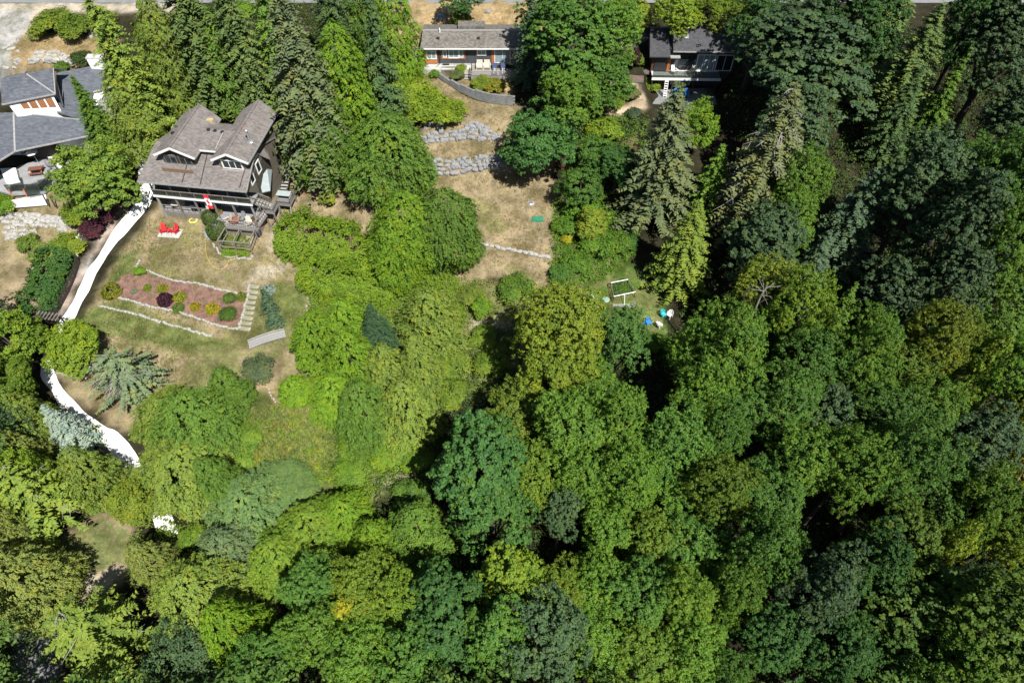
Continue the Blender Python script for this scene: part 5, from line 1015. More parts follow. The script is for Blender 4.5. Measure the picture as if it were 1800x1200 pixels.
# the woods go on past the frame: one uncounted mass of smaller, coarser crowns
def far_woods():
    g = np.random.default_rng(77); C, N, A, V, L = [], [], [], [], []
    spots = [(1885+g.uniform(-15, 60)+k*130, y) for k in range(2) for y in range(-40, 1330, 115)]+[(x, 1300+g.uniform(-10, 40)+k*110) for k in range(2) for x in range(-60, 1860, 125)]+[(-75-g.uniform(0, 50)-k*120, y) for k in range(2) for y in range(560, 1320, 120)]
    for px, py in spots:
        h = g.uniform(11, 17); p = gnd(px, py, h*.6); R = g.uniform(3.2, 5); n = 110; d = fib(n, -.4, 1, g, .2); c = d*np.array([R, R, h*.36])*g.uniform(.72, 1.05, (n, 1)); q = unit(g.normal(0, 1, (n, 14, 3))+np.array([0, 0, .3]))
        P = c[:, None]+q*g.uniform(.3, .75, (n, 14, 1))*np.array([1, 1, .5])+np.array([p[0], p[1], float(T(p[0], p[1]))+h*.62]); C.append(P.reshape(-1, 3)); N.append((q*.5+d[:, None]*.45+np.array([0, 0, .6])+g.normal(0, .4, P.shape)).reshape(-1, 3)); A.append((q+g.normal(0, .6, P.shape)).reshape(-1, 3)); V.append((g.uniform(.1, .8, (n, 1))*.55+g.uniform(0, .45, (n, 14))).ravel())
    C = np.concatenate(C); L = .2*g.uniform(.7, 1.25, len(C)); me = kites('woods', C, np.concatenate(N), np.concatenate(A), L, L*.62, np.concatenate(V), LEAF); o = tag(link('woods', me), kind='stuff'); o.color = (.085, .155, .035, 1)
far_woods()
# ---------------------------------------------------------------- walls, stones, fences, steps
def stone_mesh(seed, mat, boxy=.5):
    g = np.random.default_rng(seed); b = MB(); n = 7; rows = ((.0, -.5), (.86, -.42), (1.0, 0), (.8, .38), (.0, .5))
    b.v.append((0, 0, -.5))
    for r, z in rows[1:-1]:
        for k in range(n): a = 6.283*k/n+g.normal(0, .12); q = r*.5*g.uniform(.82, 1.12)*(1+boxy*.35*abs(math.sin(2*a))); b.v.append((q*math.cos(a), q*math.sin(a), z*g.uniform(.85, 1.1)))
    b.v.append((0, 0, .46)); m = len(b.v)-1
    for k in range(n): l = (k+1) % n; b.f += [[0, 1+l, 1+k], [1+k, 1+l, 1+n+l, 1+n+k], [1+n+k, 1+n+l, 1+2*n+l, 1+2*n+k], [1+2*n+k, 1+2*n+l, m]]
    return b.mesh('stone', mat)
ST = [stone_mesh(k, STONE) for k in range(5)]; PST = [stone_mesh(20+k, PALESTONE, .9) for k in range(4)]; rs = random.Random(4)
def put_stone(parent, p, sx, sy, sz, mats, rz=None, tilt=.25):
    o = link('stone', rs.choice(mats), parent); o.location = Vector([float(c) for c in p])-parent.location; o.scale = (sx, sy, sz); o.rotation_euler = (rs.gauss(0, tilt), rs.gauss(0, tilt), rs.uniform(0, 6.28) if rz is None else rz+rs.gauss(0, .12)); return o
def stone_row(name, px, step, size, hgt, mats, label, cat='stone edging', group='stone edgings of the garden', jit=.05):
    d = smooth_line(px, 200); P = np.array([gnd(*p) for p in d]); s = np.r_[0, np.cumsum(np.hypot(*np.diff(P[:, :2], axis=0).T))]; e = empty(name, on_ground(*P[100, :2]), 0, label, cat, group); t = 0
    while t < s[-1]:
        x = np.interp(t, s, P[:, 0]); y = np.interp(t, s, P[:, 1]); i = min(198, np.searchsorted(s, t)); rz = math.atan2(P[i+1, 1]-P[i, 1], P[i+1, 0]-P[i, 0]); k = rs.uniform(.8, 1.25)
        put_stone(e, on_ground(x+rs.gauss(0, jit), y+rs.gauss(0, jit), hgt*.12), size*k, size*.6*rs.uniform(.75, 1.2), hgt*.75*rs.uniform(.7, 1.25), mats, rz, .08); t += step*k
    return e
G_ED = 'stone edgings of the garden'
stone_row('stone_edging', [(240, 470), (262, 479), (300, 492), (345, 499), (380, 508), (420, 518)], .36, .42, .5, PST, 'white stone edging along the top of the red mulch bed')
stone_row('stone_edging', [(201, 523), (235, 531), (271, 541)], .36, .42, .42, PST, 'short grey stone edging below the left half of the mulch bed')
stone_row('stone_edging', [(273, 541), (327, 553), (375, 570), (418, 580)], .36, .44, .5, PST, 'white stone edging below the right half of the mulch bed')
stone_row('stone_edging', [(439, 503), (434, 525), (428, 552), (419, 579)], .36, .42, .5, PST, 'white stone edging between the mulch bed and the steps')
stone_row('stone_edging', [(176, 538), (225, 549), (289, 567), (330, 580), (371, 590)], .42, .5, .3, PST, 'long low stone edging in the grass below the mulch bed')
stone_row('stone_edging', [(375, 430), (383, 442), (395, 450), (420, 454), (441, 455), (443, 448)], .33, .4, .45, PST, 'curved white stone kerb round the leafy bed under the pen frame')
stone_row('stone_edging', [(362, 410), (366, 418), (370, 424)], .5, .7, .6, ST, 'pile of grey boulders beside the larger clipped globe')
stone_row('stone_edging', [(380, 385), (386, 391), (390, 396)], .42, .55, .5, ST, 'grey stones between the two clipped globes and the deck')
stone_row('stone_edging', [(845, 429), (870, 434), (905, 441), (940, 449), (972, 453)], .68, .78, .5, PST, 'curved row of pale blocks across the dry yard', 'stone row')
stone_row('stone_edging', [(245, 460), (241, 468), (239, 474)], .4, .42, .35, PST, 'short stone edging at the top left corner of the mulch bed')
stone_row('stone_edging', [(100, 655), (125, 660), (150, 664)], .35, .4, .3, PST, 'short pale stone edging under the lime-green tree')
stone_row('stone_edging', [(540, 500), (541, 530), (537, 560), (528, 580)], .5, .34, .22, PST, 'thin stone edging between the rough grass and the cedars')
stone_row('stone_edging', [(470, 680), (480, 700), (490, 715)], .4, .3, .2, PST, 'thin stone edging beside the dome shrub')
stone_row('stone_edging', [(424, 812), (421, 832), (418, 850)], .4, .34, .2, PST, 'thin pale edging left of the weeping blue-green thicket')
def rock_wall(px_top, px_foot, hz, rows, sz, mats, label, group='rock walls of the dry yard'):
    n = 60; A = np.array([gnd(*p) for p in smooth_line(px_foot, n)]); B = np.array([gnd(*p) for p in smooth_line(px_top, n)]); e = empty('rock_wall', on_ground(*A[n//2, :2]), 0, label, 'rock wall', group)
    for r in range(rows):
        f = (r+.4)/rows; L = A*(1-f)+B*f; s = np.r_[0, np.cumsum(np.hypot(*np.diff(L[:, :2], axis=0).T))]; t = rs.uniform(0, sz)
        while t < s[-1]:
            k = rs.choice((.6, .8, 1.0, 1.2, 1.75))*rs.uniform(.85, 1.15); x, y, z = (np.interp(t, s, L[:, c]) for c in range(3)); i = min(n-2, np.searchsorted(s, t)); rz = math.atan2(L[i+1, 1]-L[i, 1], L[i+1, 0]-L[i, 0])
            put_stone(e, (x+rs.gauss(0, .06), y-.12+rs.gauss(0, .09), z+rs.gauss(0, .07)), sz*k*1.1, sz*.95*rs.uniform(.8, 1.2), sz*rs.uniform(.65, 1.25)*(.7+.3*k), mats, rz, .14); t += sz*k*.92
    return e
rock_wall([(748, 281), (800, 277), (850, 273), (900, 271)], [(748, 309), (800, 304), (850, 297), (900, 290)], 1.3, 4, .62, ST, 'lower rock wall of big grey boulders across the dry yard')
rock_wall([(745, 232), (790, 230), (830, 222), (880, 236)], [(748, 250), (790, 247), (840, 246), (885, 243)], 1.0, 3, .62, ST, 'upper rock wall of grey boulders across the dry yard')
rock_wall([(745, 215), (765, 214), (785, 216)], [(744, 226), (765, 226), (785, 226)], .6, 2, .6, ST, 'short boulder group among the bright bushes on the yard')
rock_wall([(818, 212), (840, 215), (858, 224)], [(820, 224), (840, 226), (860, 234)], .6, 2, .6, ST, 'boulder group at the top end of the upper rock wall')
rock_wall([(0, 372), (40, 372), (80, 376), (112, 382)], [(5, 400), (40, 398), (80, 396), (112, 396)], .6, 4, .6, PST, 'rock garden of pale stones below the slate-roofed house')
rock_wall([(10, 405), (40, 403), (66, 403)], [(8, 420), (40, 420), (62, 420)], .3, 4, .45, PST, 'white rubble strip under the rock garden')
rock_wall([(108, 394), (118, 388), (126, 386)], [(108, 408), (120, 402), (128, 396)], .4, 3, .6, PST, 'pale slabs under the bright shrub below the slate-roofed house')
rock_wall([(58, 94), (90, 86), (125, 98)], [(60, 108), (90, 106), (128, 112)], .6, 3, .75, PST, 'pale boulders behind the slate roof')
rock_wall([(5, 80), (15, 72), (28, 68)], [(8, 125), (28, 120), (40, 100)], .6, 4, .8, PST, 'pale boulder bank beside the drive')
rock_wall([(155, 58), (170, 55), (185, 60)], [(155, 66), (170, 64), (185, 68)], .4, 2, .8, PST, 'pale boulders under the roadside shrubs')
# block wall: courses of small grey blocks
A = smooth_line([(757, 128), (787, 149), (817, 167), (855, 181), (907, 187)], 40); Bt = [0.25, .55, .9, 1.1, 1.15]; e = empty('block_wall', gnd(817, 167), 0, 'curved grey block retaining wall below the bungalow', 'block wall')
mb = MB(); Pw = np.array([gnd(*p) for p in A]); s = np.r_[0, np.cumsum(np.hypot(*np.diff(Pw[:, :2], axis=0).T))]
for c in range(9):
    t = (c % 2)*.2
    while t < s[-1]-.4:
        hmax = np.interp(t/s[-1], [0, .25, .5, .75, 1], Bt)
        if c*.19 < hmax:
            p = [np.array([np.interp(t+q, s, Pw[:, k]) for k in range(3)]) for q in (.012, .388)]; d = (p[1]-p[0])[:2]; d /= np.hypot(*d); nb = np.array([-d[1], d[0]]); off = c*.055+rs.uniform(-.015, .015); z = p[0][2]+c*.19+.05
            q = [(p[0][0]+nb[0]*off, p[0][1]+nb[1]*off), (p[1][0]+nb[0]*off, p[1][1]+nb[1]*off)]; q += [(q[1][0]+nb[0]*.3, q[1][1]+nb[1]*.3), (q[0][0]+nb[0]*.3, q[0][1]+nb[1]*.3)]
            mb.prism([(x-e.location.x, y-e.location.y, z+.18-e.location.z) for x, y in q], .176)
        t += .4
tag(mb.build('blocks', BLOCK, e), kind='stuff')
for k, (x, y, r, lb) in enumerate(((774, 33, .95, 'big grey boulder on the straw bank behind the bungalow'), (857, 22, .55, 'small grey boulder on the straw bank by the road'), (822, 26, .5, 'pale boulder between the two bushes behind the bungalow'))):
    p = gnd(x, y); o = link('boulder', ST[k], None); o.location = p+np.array([0, 0, .1]); o.scale = (r*1.7, r*1.3, r); tag(o, lb, 'boulder', 'boulders on the bank')
p = gnd(158, 650, .3); e = empty('rock_slab', on_ground(p[0], p[1]), 0, 'two grey slabs beside the lime-green tree and the silvery deodar', 'rock slab')
for k, (dx, dy, a) in enumerate(((-.5, 0, 1.5), (.5, .3, 1.2))): o = link('slab', stone_mesh(60+k, STONE, .9), e); o.location = (dx, dy, .3); o.scale = (a, .9, .7); o.rotation_euler = (.15, -.2, .5)
# stone steps by the mulch bed
e = empty('stone_steps', gnd(438, 540), 0, 'flight of pale stone steps right of the red mulch bed', 'steps'); sm = MB().box(-.62, .62, -.22, .22, -.12, .09).mesh('step', plain('lichened_stone', (.27, .26, .19), .9, .45, 3, bmp=.6, dirt=.5))
for k, t in enumerate(np.linspace(0, 1, 9)):
    p = gnd(446-14*t, 505+74*t); o = link('step', sm, e); o.location = p-np.array(e.location)+np.array([0, 0, .06]); o.rotation_euler = (0, rs.gauss(0, .03), -.1+rs.gauss(0, .04)); o.scale = (rs.uniform(.9, 1.1), rs.uniform(.9, 1.15), 1)
# footbridge
a, c = gnd(437, 606, .25), gnd(501, 585, .25); e = empty('footbridge', on_ground((a[0]+c[0])/2, (a[1]+c[1])/2), math.atan2(c[1]-a[1], c[0]-a[0]), 'arched grey plank footbridge below the stone steps', 'footbridge'); L = float(np.hypot(*(c-a)[:2])); dz = float(c[2]-a[2]); zf = lambda t: .22+.16*math.sin(math.pi*t)+(t-.5)*dz
pm = MB().box(-.058, .058, -.52, .52, -.035, 0).mesh('plank', PALEWOOD); n = int(L/.135)
for k in range(n): t = (k+.5)/n; o = link('plank', pm, e); o.location = ((t-.5)*L, 0, zf(t)); o.rotation_euler = (rs.gauss(0, .012), -math.atan((.16*math.pi*math.cos(math.pi*t)+dz)/L), 0)
for sg in (-1, 1):
    b = MB(); tt = np.linspace(0, 1, 9)
    for t0, t1 in zip(tt[:-1], tt[1:]): b.beam(((t0-.5)*L, sg*.56, zf(t0)+.10), ((t1-.5)*L, sg*.56, zf(t1)+.10), .1, .1).beam(((t0-.5)*L, sg*.42, zf(t0)-.14), ((t1-.5)*L, sg*.42, zf(t1)-.14), .08, .2)
    b.build('side_beam', PALEWOOD, e)
# fences, railing and gate along the path
def fence(px, h, label, mats, slat_w, gap, cat='fence', name='wooden_fence', lean=0.):
    d = smooth_line(px, 160); P = np.array([gnd(*p) for p in d]); s = np.r_[0, np.cumsum(np.hypot(*np.diff(P[:, :2], axis=0).T))]; e = empty(name, on_ground(*P[80, :2]), 0, label, cat, 'fences along the white path'); L0 = np.array(e.location)
    at = lambda t: np.array([np.interp(t, s, P[:, 0]), np.interp(t, s, P[:, 1]), float(T(np.interp(t, s, P[:, 0]), np.interp(t, s, P[:, 1])))])-L0
    sl = MB().box(-slat_w/2, slat_w/2, -.012, .012, .06, h).mesh('slat', mats[0]); t = .05; k = 0
    while t < s[-1]:
        p, q = at(t), at(min(s[-1], t+.05)); o = link('slat', sl, e); o.location = p; o.rotation_euler = (rs.gauss(0, .02), rs.gauss(0, .02), math.atan2(*(q-at(max(0, t-.05)))[1::-1])); o.scale = (1, 1, rs.uniform(.96, 1.03)); t += slat_w+gap; k += 1
    n = max(2, int(s[-1]/2.0))
    for i in range(n): a, c = at(s[-1]*i/n), at(s[-1]*(i+1)/n); MB().beam(a+[0, 0, h*.25], c+[0, 0, h*.25], .05, .08).beam(a+[0, 0, h*.85], c+[0, 0, h*.85], .05, .08).build('rail', mats[1], e)
    for i in range(n+1): a = at(s[-1]*i/n); MB().beam(a, a+[0, 0, h+.12], .1).build('post', mats[1], e)
    return e
fence([(141, 462), (133, 490), (119, 522), (103, 549), (88, 566)], 1.15, 'dark slatted fence between the laurel hedge and the white path', (DARKWOOD, DARKWOOD), .11, .05)
fence([(80, 590), (70, 606), (63, 628), (60, 650)], 1.3, 'dark slatted fence at the path bend left of the lime-green tree', (DARKWOOD, DARKWOOD), .11, .05)
fence([(149, 407), (143, 428), (137, 450)], 1.0, 'white picket railing beside the purple shrubs', (PALEWOOD, WHITE), .07, .09, 'railing', 'picket_railing')
e = empty('garden_arbour', gnd(103, 578), -.15, 'dark timber arbour over the bend of the white path', 'arbour')
for x in (-1.1, 1.1):
    for y in (-.3, .3): MB().beam((x, y, -.2), (x, y, 2.1), .14).build('post', DARKWOOD, e)
for y in (-.3, .3): MB().beam((-1.4, y, 2.15), (1.4, y, 2.15), .1, .14).build('beam', DARKWOOD, e)
bm = MB().beam((0, -.5, 2.27), (0, .5, 2.27), .08, .1).mesh('rafter', GREYWOOD)
for k in range(7): o = link('rafter', bm, e); o.location.x = -1.2+.4*k
# pen frame under the deck
PZ = 4.05
pt = [at_z(*p, PZ) for p in ((396, 400), (447, 405), (382, 423), (437, 428))]; e = empty('pen_frame', on_ground(*((pt[0]+pt[3])/2)[:2]), 0, 'open grey timber pen frame over a leafy bed in front of the deck', 'pen frame'); L0 = np.array(e.location)
a, b_, c, d = [p-L0 for p in pt]
for p in (a, b_, c, d, (a+b_)/2, (c+d)/2): MB().beam((p[0], p[1], p[2]-1.6), p, .1).build('post', GREYWOOD, e)
for p, q in ((a, b_), (c, d), (a, c), (b_, d), ((a+b_)/2, (c+d)/2)): MB().beam(p, q, .1, .12).build('top_rail', GREYWOOD, e)
for p, q in ((c, d), (a, c), (b_, d)): MB().beam(p-[0, 0, .85], q-[0, 0, .85], .08, .1).build('lower_rail', GREYWOOD, e)
cover('bed_plants', [(387, 440), (392, 434), (438, 443), (440, 451), (420, 452), (398, 448)], 40, .28, .08, (.14, .23, .025), .28, 30)
cover('bed_plants', [(388, 410), (440, 412), (438, 434), (390, 430)], 14, .25, .08, (.11, .18, .03), .28, 31)
# ---------------------------------------------------------------- smaller things
def at_g(px, py): p = gnd(px, py); return on_ground(p[0], p[1])
def adirondack(name, loc, rz, mat, label, cat='chair', group=None):
    e = empty(name, loc, rz, label, cat, group); s = MB()
    for k in range(5): s.prism([(-.26, -.28+.11*k, .36-.03*k), (.26, -.28+.11*k, .36-.03*k), (.26, -.18+.11*k, .335-.03*k), (-.26, -.18+.11*k, .335-.03*k)], .025)
    s.build('seat', mat, e); s = MB()
    for k in range(5): x = -.26+.112*k; hh = .95-.05*abs(k-2); s.prism([(x, .22, .22), (x+.1, .22, .22), (x+.09, .22+hh*.42, .22+hh*.86), (x+.01, .22+hh*.42, .22+hh*.86)], .025, (0, .9, -.4))
    s.build('backrest', mat, e)
    for sg in (-1, 1):
        MB().box(sg*.36-.07, sg*.36+.07, -.35, .32, .53, .56).build('armrest', mat, e); MB().box(sg*.33-.025, sg*.33+.025, -.34, -.24, 0, .53).build('leg', mat, e); MB().beam((sg*.31, -.3, .33), (sg*.31, .5, .03), .04, .12).build('leg', mat, e)
    return e
G_RC = 'red lawn chairs'
p = at_g(300, 410); e = MB().box(-1.3, 1.3, -.75, .75, -.05, .07).build('concrete_slab', CONC); e.location = p; e.rotation_euler = (0, 0, -.1); tag(e, 'pale concrete slab under the red lawn chairs', 'slab')
adirondack('lawn_chair', (p[0]-.72, p[1]+.1, p[2]+.07), .25, RED, 'left red slatted lawn chair on the pale slab', group=G_RC); adirondack('lawn_chair', (p[0]+.62, p[1]+.05, p[2]+.07), -.45, RED, 'right red slatted lawn chair on the pale slab', group=G_RC)
e = empty('side_table', (p[0]-.04, p[1]+.05, p[2]+.07), 0, 'small red table between the red lawn chairs', 'table'); MB().lathe([(.26, .42), (.26, .46)], 12).build('table_top', RED, e)
for k in range(4): a = .785+1.571*k; MB().beam((.18*math.cos(a), .18*math.sin(a), 0), (.15*math.cos(a), .15*math.sin(a), .42), .04).build('leg', RED, e)
hp = [gnd(*q, .05) for q in smooth_line([(363, 410), (361, 430), (364, 452), (375, 468), (388, 473), (398, 467), (402, 459), (412, 455), (422, 453)], 50)]
tag(MB().tube(hp, .032, 6).build('garden_hose', YELLOW, smooth=True), 'yellow garden hose snaking over the dry lawn', 'hose')
p = at_g(340, 388); b = MB()
for r in (.38, .44, .5): b.tube([(r*math.cos(a)+p[0], r*math.sin(a)+p[1], p[2]+.05+(.5-r)*.4) for a in np.linspace(0, 6.283, 25)], .035, 5)
tag(b.build('hose_coil', plain('pale_yellow_rubber', (.62, .60, .12), .5, .1), smooth=True), 'coiled pale yellow hose on the lawn near the deck', 'hose')
p = at_g(455, 414); e = empty('water_barrel', p, 0, 'black water barrel at the corner of the pen frame', 'barrel'); MB().lathe([(.36, 0), (.42, .25), (.43, .6), (.40, .9)], 16).build('body', BLACK, e, True); MB().lathe([(.42, .9), (.41, .96), (.1, 1.0)], 16).build('lid', BLACK, e, True)
# things on the taupe house's decks
def w1(u, v, w): return F1.wp(u, v, w)
def pot(name, loc, r, h, mat, label, tint=None, grp=None):
    e = empty(name, loc, rs.uniform(0, 6), label, 'planter', grp); MB().lathe([(r*.75, 0), (r, h*.9), (r*1.07, h*.92), (r*1.07, h), (r*.85, h), (r*.8, h*.85)], 14).build('pot', mat, e, False)
    if tint: o = link('foliage', proto('bun')['crown'], e); o.location.z = h*.8; o.scale = (r*1.3, r*1.3, r*1.5); o.color = (*tint, 1)
    else: MB().lathe([(r*.8, 0), (r*.4, .05)], 12, (0, 0, h*.86)).build('soil', MULCH, e)
    return e
pot('planter_tub', w1(9.2, .0, .0), .62, .5, TERRA, 'big round brown tub on the deck below a post')
pot('potted_plant', w1(6.9, 1.2, 0), .32, .4, TERRA, 'terracotta pot with a plant in the middle of the deck', (.1, .16, .03)); pot('potted_plant', w1(11.4, .5, 0), .28, .35, TERRA, 'terracotta pot at the right end of the deck', (.12, .08, .03))
for k in range(4): pot('balcony_planter', w1(1.2+3.1*k, .75, 2.86), .3, .35, DARKWOOD, ['balcony planter at the left corner of the taupe house', 'balcony planter left of the flag', 'balcony planter right of the flag', 'balcony planter at the right end'][k], (.12, .17, .05), 'planters along the balcony')
e = empty('patio_table', w1(1.6, 1.6, 0), .2, 'pale square table under the left end of the balcony', 'table'); MB().box(-.8, .8, -.5, .5, .7, .75).build('table_top', CLOTH, e)
for sx in (-1, 1):
    for sy in (-1, 1): MB().beam((sx*.7, sy*.4, 0), (sx*.7, sy*.4, .7), .06).build('leg', GREYWOOD, e)
e = empty('barbecue', w1(3.9, 1.35, 0), 0, 'blue-covered barbecue on the left deck', 'barbecue'); MB().box(-.5, .5, -.28, .28, .1, .85).build('body', BLACK, e); MB().tube([(-.5, 0, .85), (.5, 0, .85)], .28, 12).build('lid', BLUECLOTH, e, True)
e = empty('folded_parasol', w1(5.75, 1.0, 0), 0, 'white folded parasol leaning at the middle of the deck', 'parasol'); MB().tube([(0, 0, 0), (0, 0, 2.0)], .03, 6).build('pole', STEEL, e); MB().lathe([(.05, .7), (.26, .9), (.16, 1.6), (.03, 2.0)], 10).build('canopy', CLOTH, e)
for k, (u, v, w, lb) in enumerate(((8.5, -.25, .0, 'pale deck chair left of the brown tub'), (10.0, .35, .0, 'pale deck chair right of the brown tub'), (11.1, -.3, 0, 'grey armchair at the front right corner of the deck'))): adirondack('deck_chair', w1(u, v, w), .6*k-.9, (CLOTH, STEEL, CLOTH)[k], lb, 'chair', 'chairs on the taupe house deck')
e = empty('glass_table', w1(14.3, 3.9, .86), H1Y, 'glass-topped table on the small side deck of the taupe house', 'table'); MB().box(-.95, .75, -.35, .55, .7, .73).build('table_top', plain('frosted_glass', (.34, .40, .40), .15, .08), e)
for sx in (-.85, .65):
    for sy in (-.25, .45): MB().beam((sx, sy, 0), (sx, sy, .7), .05).build('leg', STEEL, e)
# flag: red bands, white field, red leaf
fp = [Vector(F1.wp(6.5, .13, 3.8)), Vector(F1.wp(7.15, .07, 3.8)), Vector(F1.wp(7.36, -.2, 2.0)), Vector(F1.wp(6.72, -.15, 2.0))]; e = empty('flag', fp[0], 0, 'red and white maple leaf flag hanging from the balcony railing', 'flag')
def fq(a, b): r = (fp[0]*(1-a)+fp[1]*a)*(1-b)+(fp[3]*(1-a)+fp[2]*a)*b-fp[0]; return r+Vector((0, -1, 0))*(.05*math.sin(a*9+b*3))
def band(name, b0, b1, mat, lift=0.):
    m = MB(); N = 6
    for i in range(N):
        for j in range(4):
            q = [fq(x/N, b0+(b1-b0)*y/4)+Vector((0, -lift, 0)) for x, y in ((i, j), (i+1, j), (i+1, j+1), (i, j+1))]; m.prism(q, .008, (0, 1, 0))
    m.build(name, mat, e)
FLR = plain('flag_red', (.66, .02, .04), .8, .08, 3); band('red_band', 0, .25, FLR); band('white_field', .25, .75, plain('flag_white', (.82, .82, .82), .8, .05, 3)); band('red_band', .75, 1, FLR)
leaf = [(0, -.5), (.09, -.3), (.2, -.36), (.16, -.12), (.3, -.2), (.34, -.1), (.48, -.12), (.42, .05), (.48, .1), (.22, .3), (.25, .38), (.03, .34), (.03, .52)]; leaf = leaf+[(-x, y) for x, y in leaf[::-1]]
m = MB(); m.prism([fq(.5-y*.75, .5+x*.42)+Vector((0, -.03, 0)) for x, y in leaf], .01, (0, 1, 0)); m.build('leaf_emblem', FLR, e)
# the bungalow's deck
def w2(u, v, w): return F2.wp(u, v, w)
for k, u in enumerate((7.5, 8.5)):
    e = empty('lounge_chair', w2(u, -.75, -.3), 0, ['left cream cushioned armchair on the bungalow deck', 'right cream cushioned armchair on the bungalow deck'][k], 'armchair', 'cream armchairs on the bungalow deck'); MB().box(-.4, .4, -.4, .35, .2, .42).build('seat', CLOTH, e); MB().prism([(-.4, .28, .4), (.4, .28, .4), (.4, .42, .95), (-.4, .42, .95)], .12, (0, 1, 0)).build('backrest', CLOTH, e)
    for sg in (-1, 1): MB().box(sg*.44-.05, sg*.44+.05, -.4, .4, 0, .6).build('armrest', CLOTH, e)
for k, u in enumerate((9.55, 10.7)):
    e = empty('sun_lounger', w2(u, -1.7, -.3), 0, ['left blue striped lounger on the bungalow deck', 'right dark blue lounger on the bungalow deck'][k], 'sun lounger', 'blue loungers on the bungalow deck'); MB().box(-.33, .33, -1.0, .4, .28, .36).build('mattress', BLUECLOTH, e); MB().prism([(-.33, .4, .34), (.33, .4, .34), (.33, .95, .8), (-.33, .95, .8)], .08).build('backrest', BLUECLOTH, e); MB().box(-.12, .0, -.95, .38, .365, .372).box(.12, .2, -.95, .38, .365, .372).build('stripe', CLOTH, e)
    for sx in (-.28, .28):
        for sy in (-.9, .35): MB().beam((sx, sy, 0), (sx, sy, .28), .05).build('leg', WHITE, e)
e = empty('patio_table', w2(12.3, -1.5, -.3), 0, 'dark round table on the shaded end of the bungalow deck', 'table'); MB().lathe([(.6, .68), (.6, .72)], 16).build('table_top', DARKWOOD, e); MB().tube([(0, 0, 0), (0, 0, .68)], .05).build('leg', DARKWOOD, e)
# the dark-roofed house's decks
def w3(u, v, w): return F3.wp(u, v, w)
adirondack('deck_chair', w3(3.5, -.35, 0), .5, WHITE, 'white chair on the upper deck of the dark-roofed house', group='chairs of the dark-roofed house'); adirondack('deck_chair', w3(5.9, -.4, 0), -.4, CLOTH, 'pale chair by the glass doors of the dark-roofed house', group='chairs of the dark-roofed house')
adirondack('patio_chair', w3(4.1, -1.9, -2.5), .2, BLUE, 'left blue chair on the lower patio of the dark-roofed house', group='chairs of the dark-roofed house'); adirondack('patio_chair', w3(5.3, -1.9, -2.5), -.2, BLUE, 'right blue chair on the lower patio of the dark-roofed house', group='chairs of the dark-roofed house')
e = empty('ladder', w3(2.5, -1.7, -2.5), 0, 'pale step ladder standing against the lower deck of the dark-roofed house', 'ladder')
for sx in (-.22, .22): MB().beam((sx, -.35, 0), (sx, .25, 2.3), .06, .08).build('rail', WHITE, e)
for k in range(7): t = (k+.7)/7.5; MB().box(-.22, .22, -.35+.6*t-.08, -.35+.6*t+.08, 2.3*t-.03, 2.3*t+.03).build('rung', WHITE, e)
for k, (x, y) in enumerate(((1118, 142), (1136, 128))):
    e = empty('raised_bed', at_g(x, y), -.1, ['grey raised planter bed nearer the garden path', 'grey raised planter bed against the dark-roofed house'][k], 'planter', 'raised beds of the dark-roofed house'); MB().box(-.95, .95, -.4, -.34, 0, .5).box(-.95, .95, .34, .4, 0, .5).box(-.95, -.89, -.34, .34, 0, .5).box(.89, .95, -.34, .34, 0, .5).build('boards', GREYWOOD, e); MB().box(-.89, .89, -.34, .34, 0, .42).build('soil', MULCH, e)
# dry yard and vegetable garden
p = at_g(945, 385); e = empty('septic_lid', p, -.05, 'green rectangular lid in the dry yard', 'lid'); MB().box(-.6, .6, -.38, .38, -.05, .12).build('lid', GREENP, e); MB().box(-.7, .7, -.46, .46, -.1, .05).build('rim', GREENP, e)
p = at_g(933, 357); e = empty('septic_lid', p, .1, 'pale grey round lid at the foot of the dark round maple', 'lid'); MB().lathe([(.34, -.05), (.34, .07), (.3, .1)], 14).build('lid', STEEL, e); MB().lathe([(.42, -.06), (.42, .03)], 14).build('rim', CONC, e)
c4 = [gnd(*q, h) for q, h in (((1074, 497), .9), ((1104, 491), .9), ((1117, 513), .9), ((1079, 521), .9), ((1079, 537), .1), ((1115, 532), .1))]
m_ = sum(c4[:4])/4; e = empty('pipe_enclosure', on_ground(m_[0], m_[1]), 0, 'white pipe frame over the vegetable bed', 'bed frame'); L0 = np.array(e.location)
P4 = [c-L0 for c in c4]
for a, c in ((0, 1), (3, 2)): MB().tube([P4[a], P4[c]], .06, 6).build('rail', WHITE, e)
for a in (0, 1, 2, 3): MB().tube([P4[a], (P4[a][0], P4[a][1], P4[a][2]-1.0)], .04, 6).build('post', DARKWOOD, e)
MB().box(P4[3][0]-.1, P4[2][0]+.1, P4[4][1]-.05, P4[4][1]+.08, -.5, .0).build('edge_board', PALEWOOD, e)
for a, c in ((0, 3), (1, 2)): MB().tube([P4[a], P4[c]], .03, 5).build('side_rail', GREYWOOD, e); MB().tube([P4[a]-[0, 0, .5], P4[c]-[0, 0, .5]], .02, 5).build('wire', DARKWOOD, e)
MB().tube([(P4[3]+P4[2])/2, ((P4[3]+P4[2])/2)*[1, 1, 0]+[0, -.9, 0]], .03, 5).build('brace', WHITE, e)
cover('bed_plants', [(1075, 500), (1102, 494), (1114, 512), (1080, 519)], 30, .35, .09, (.08, .16, .03), .35, 32)
pq = at_g(1113, 534); tag(MB().beam((pq[0]-.5, pq[1]-.3, pq[2]+.06), (pq[0]+.35, pq[1]+.3, pq[2]+.06), .14, .06).build('plank', PALEWOOD), 'loose pale plank on the grass below the white pipe frame', 'plank')
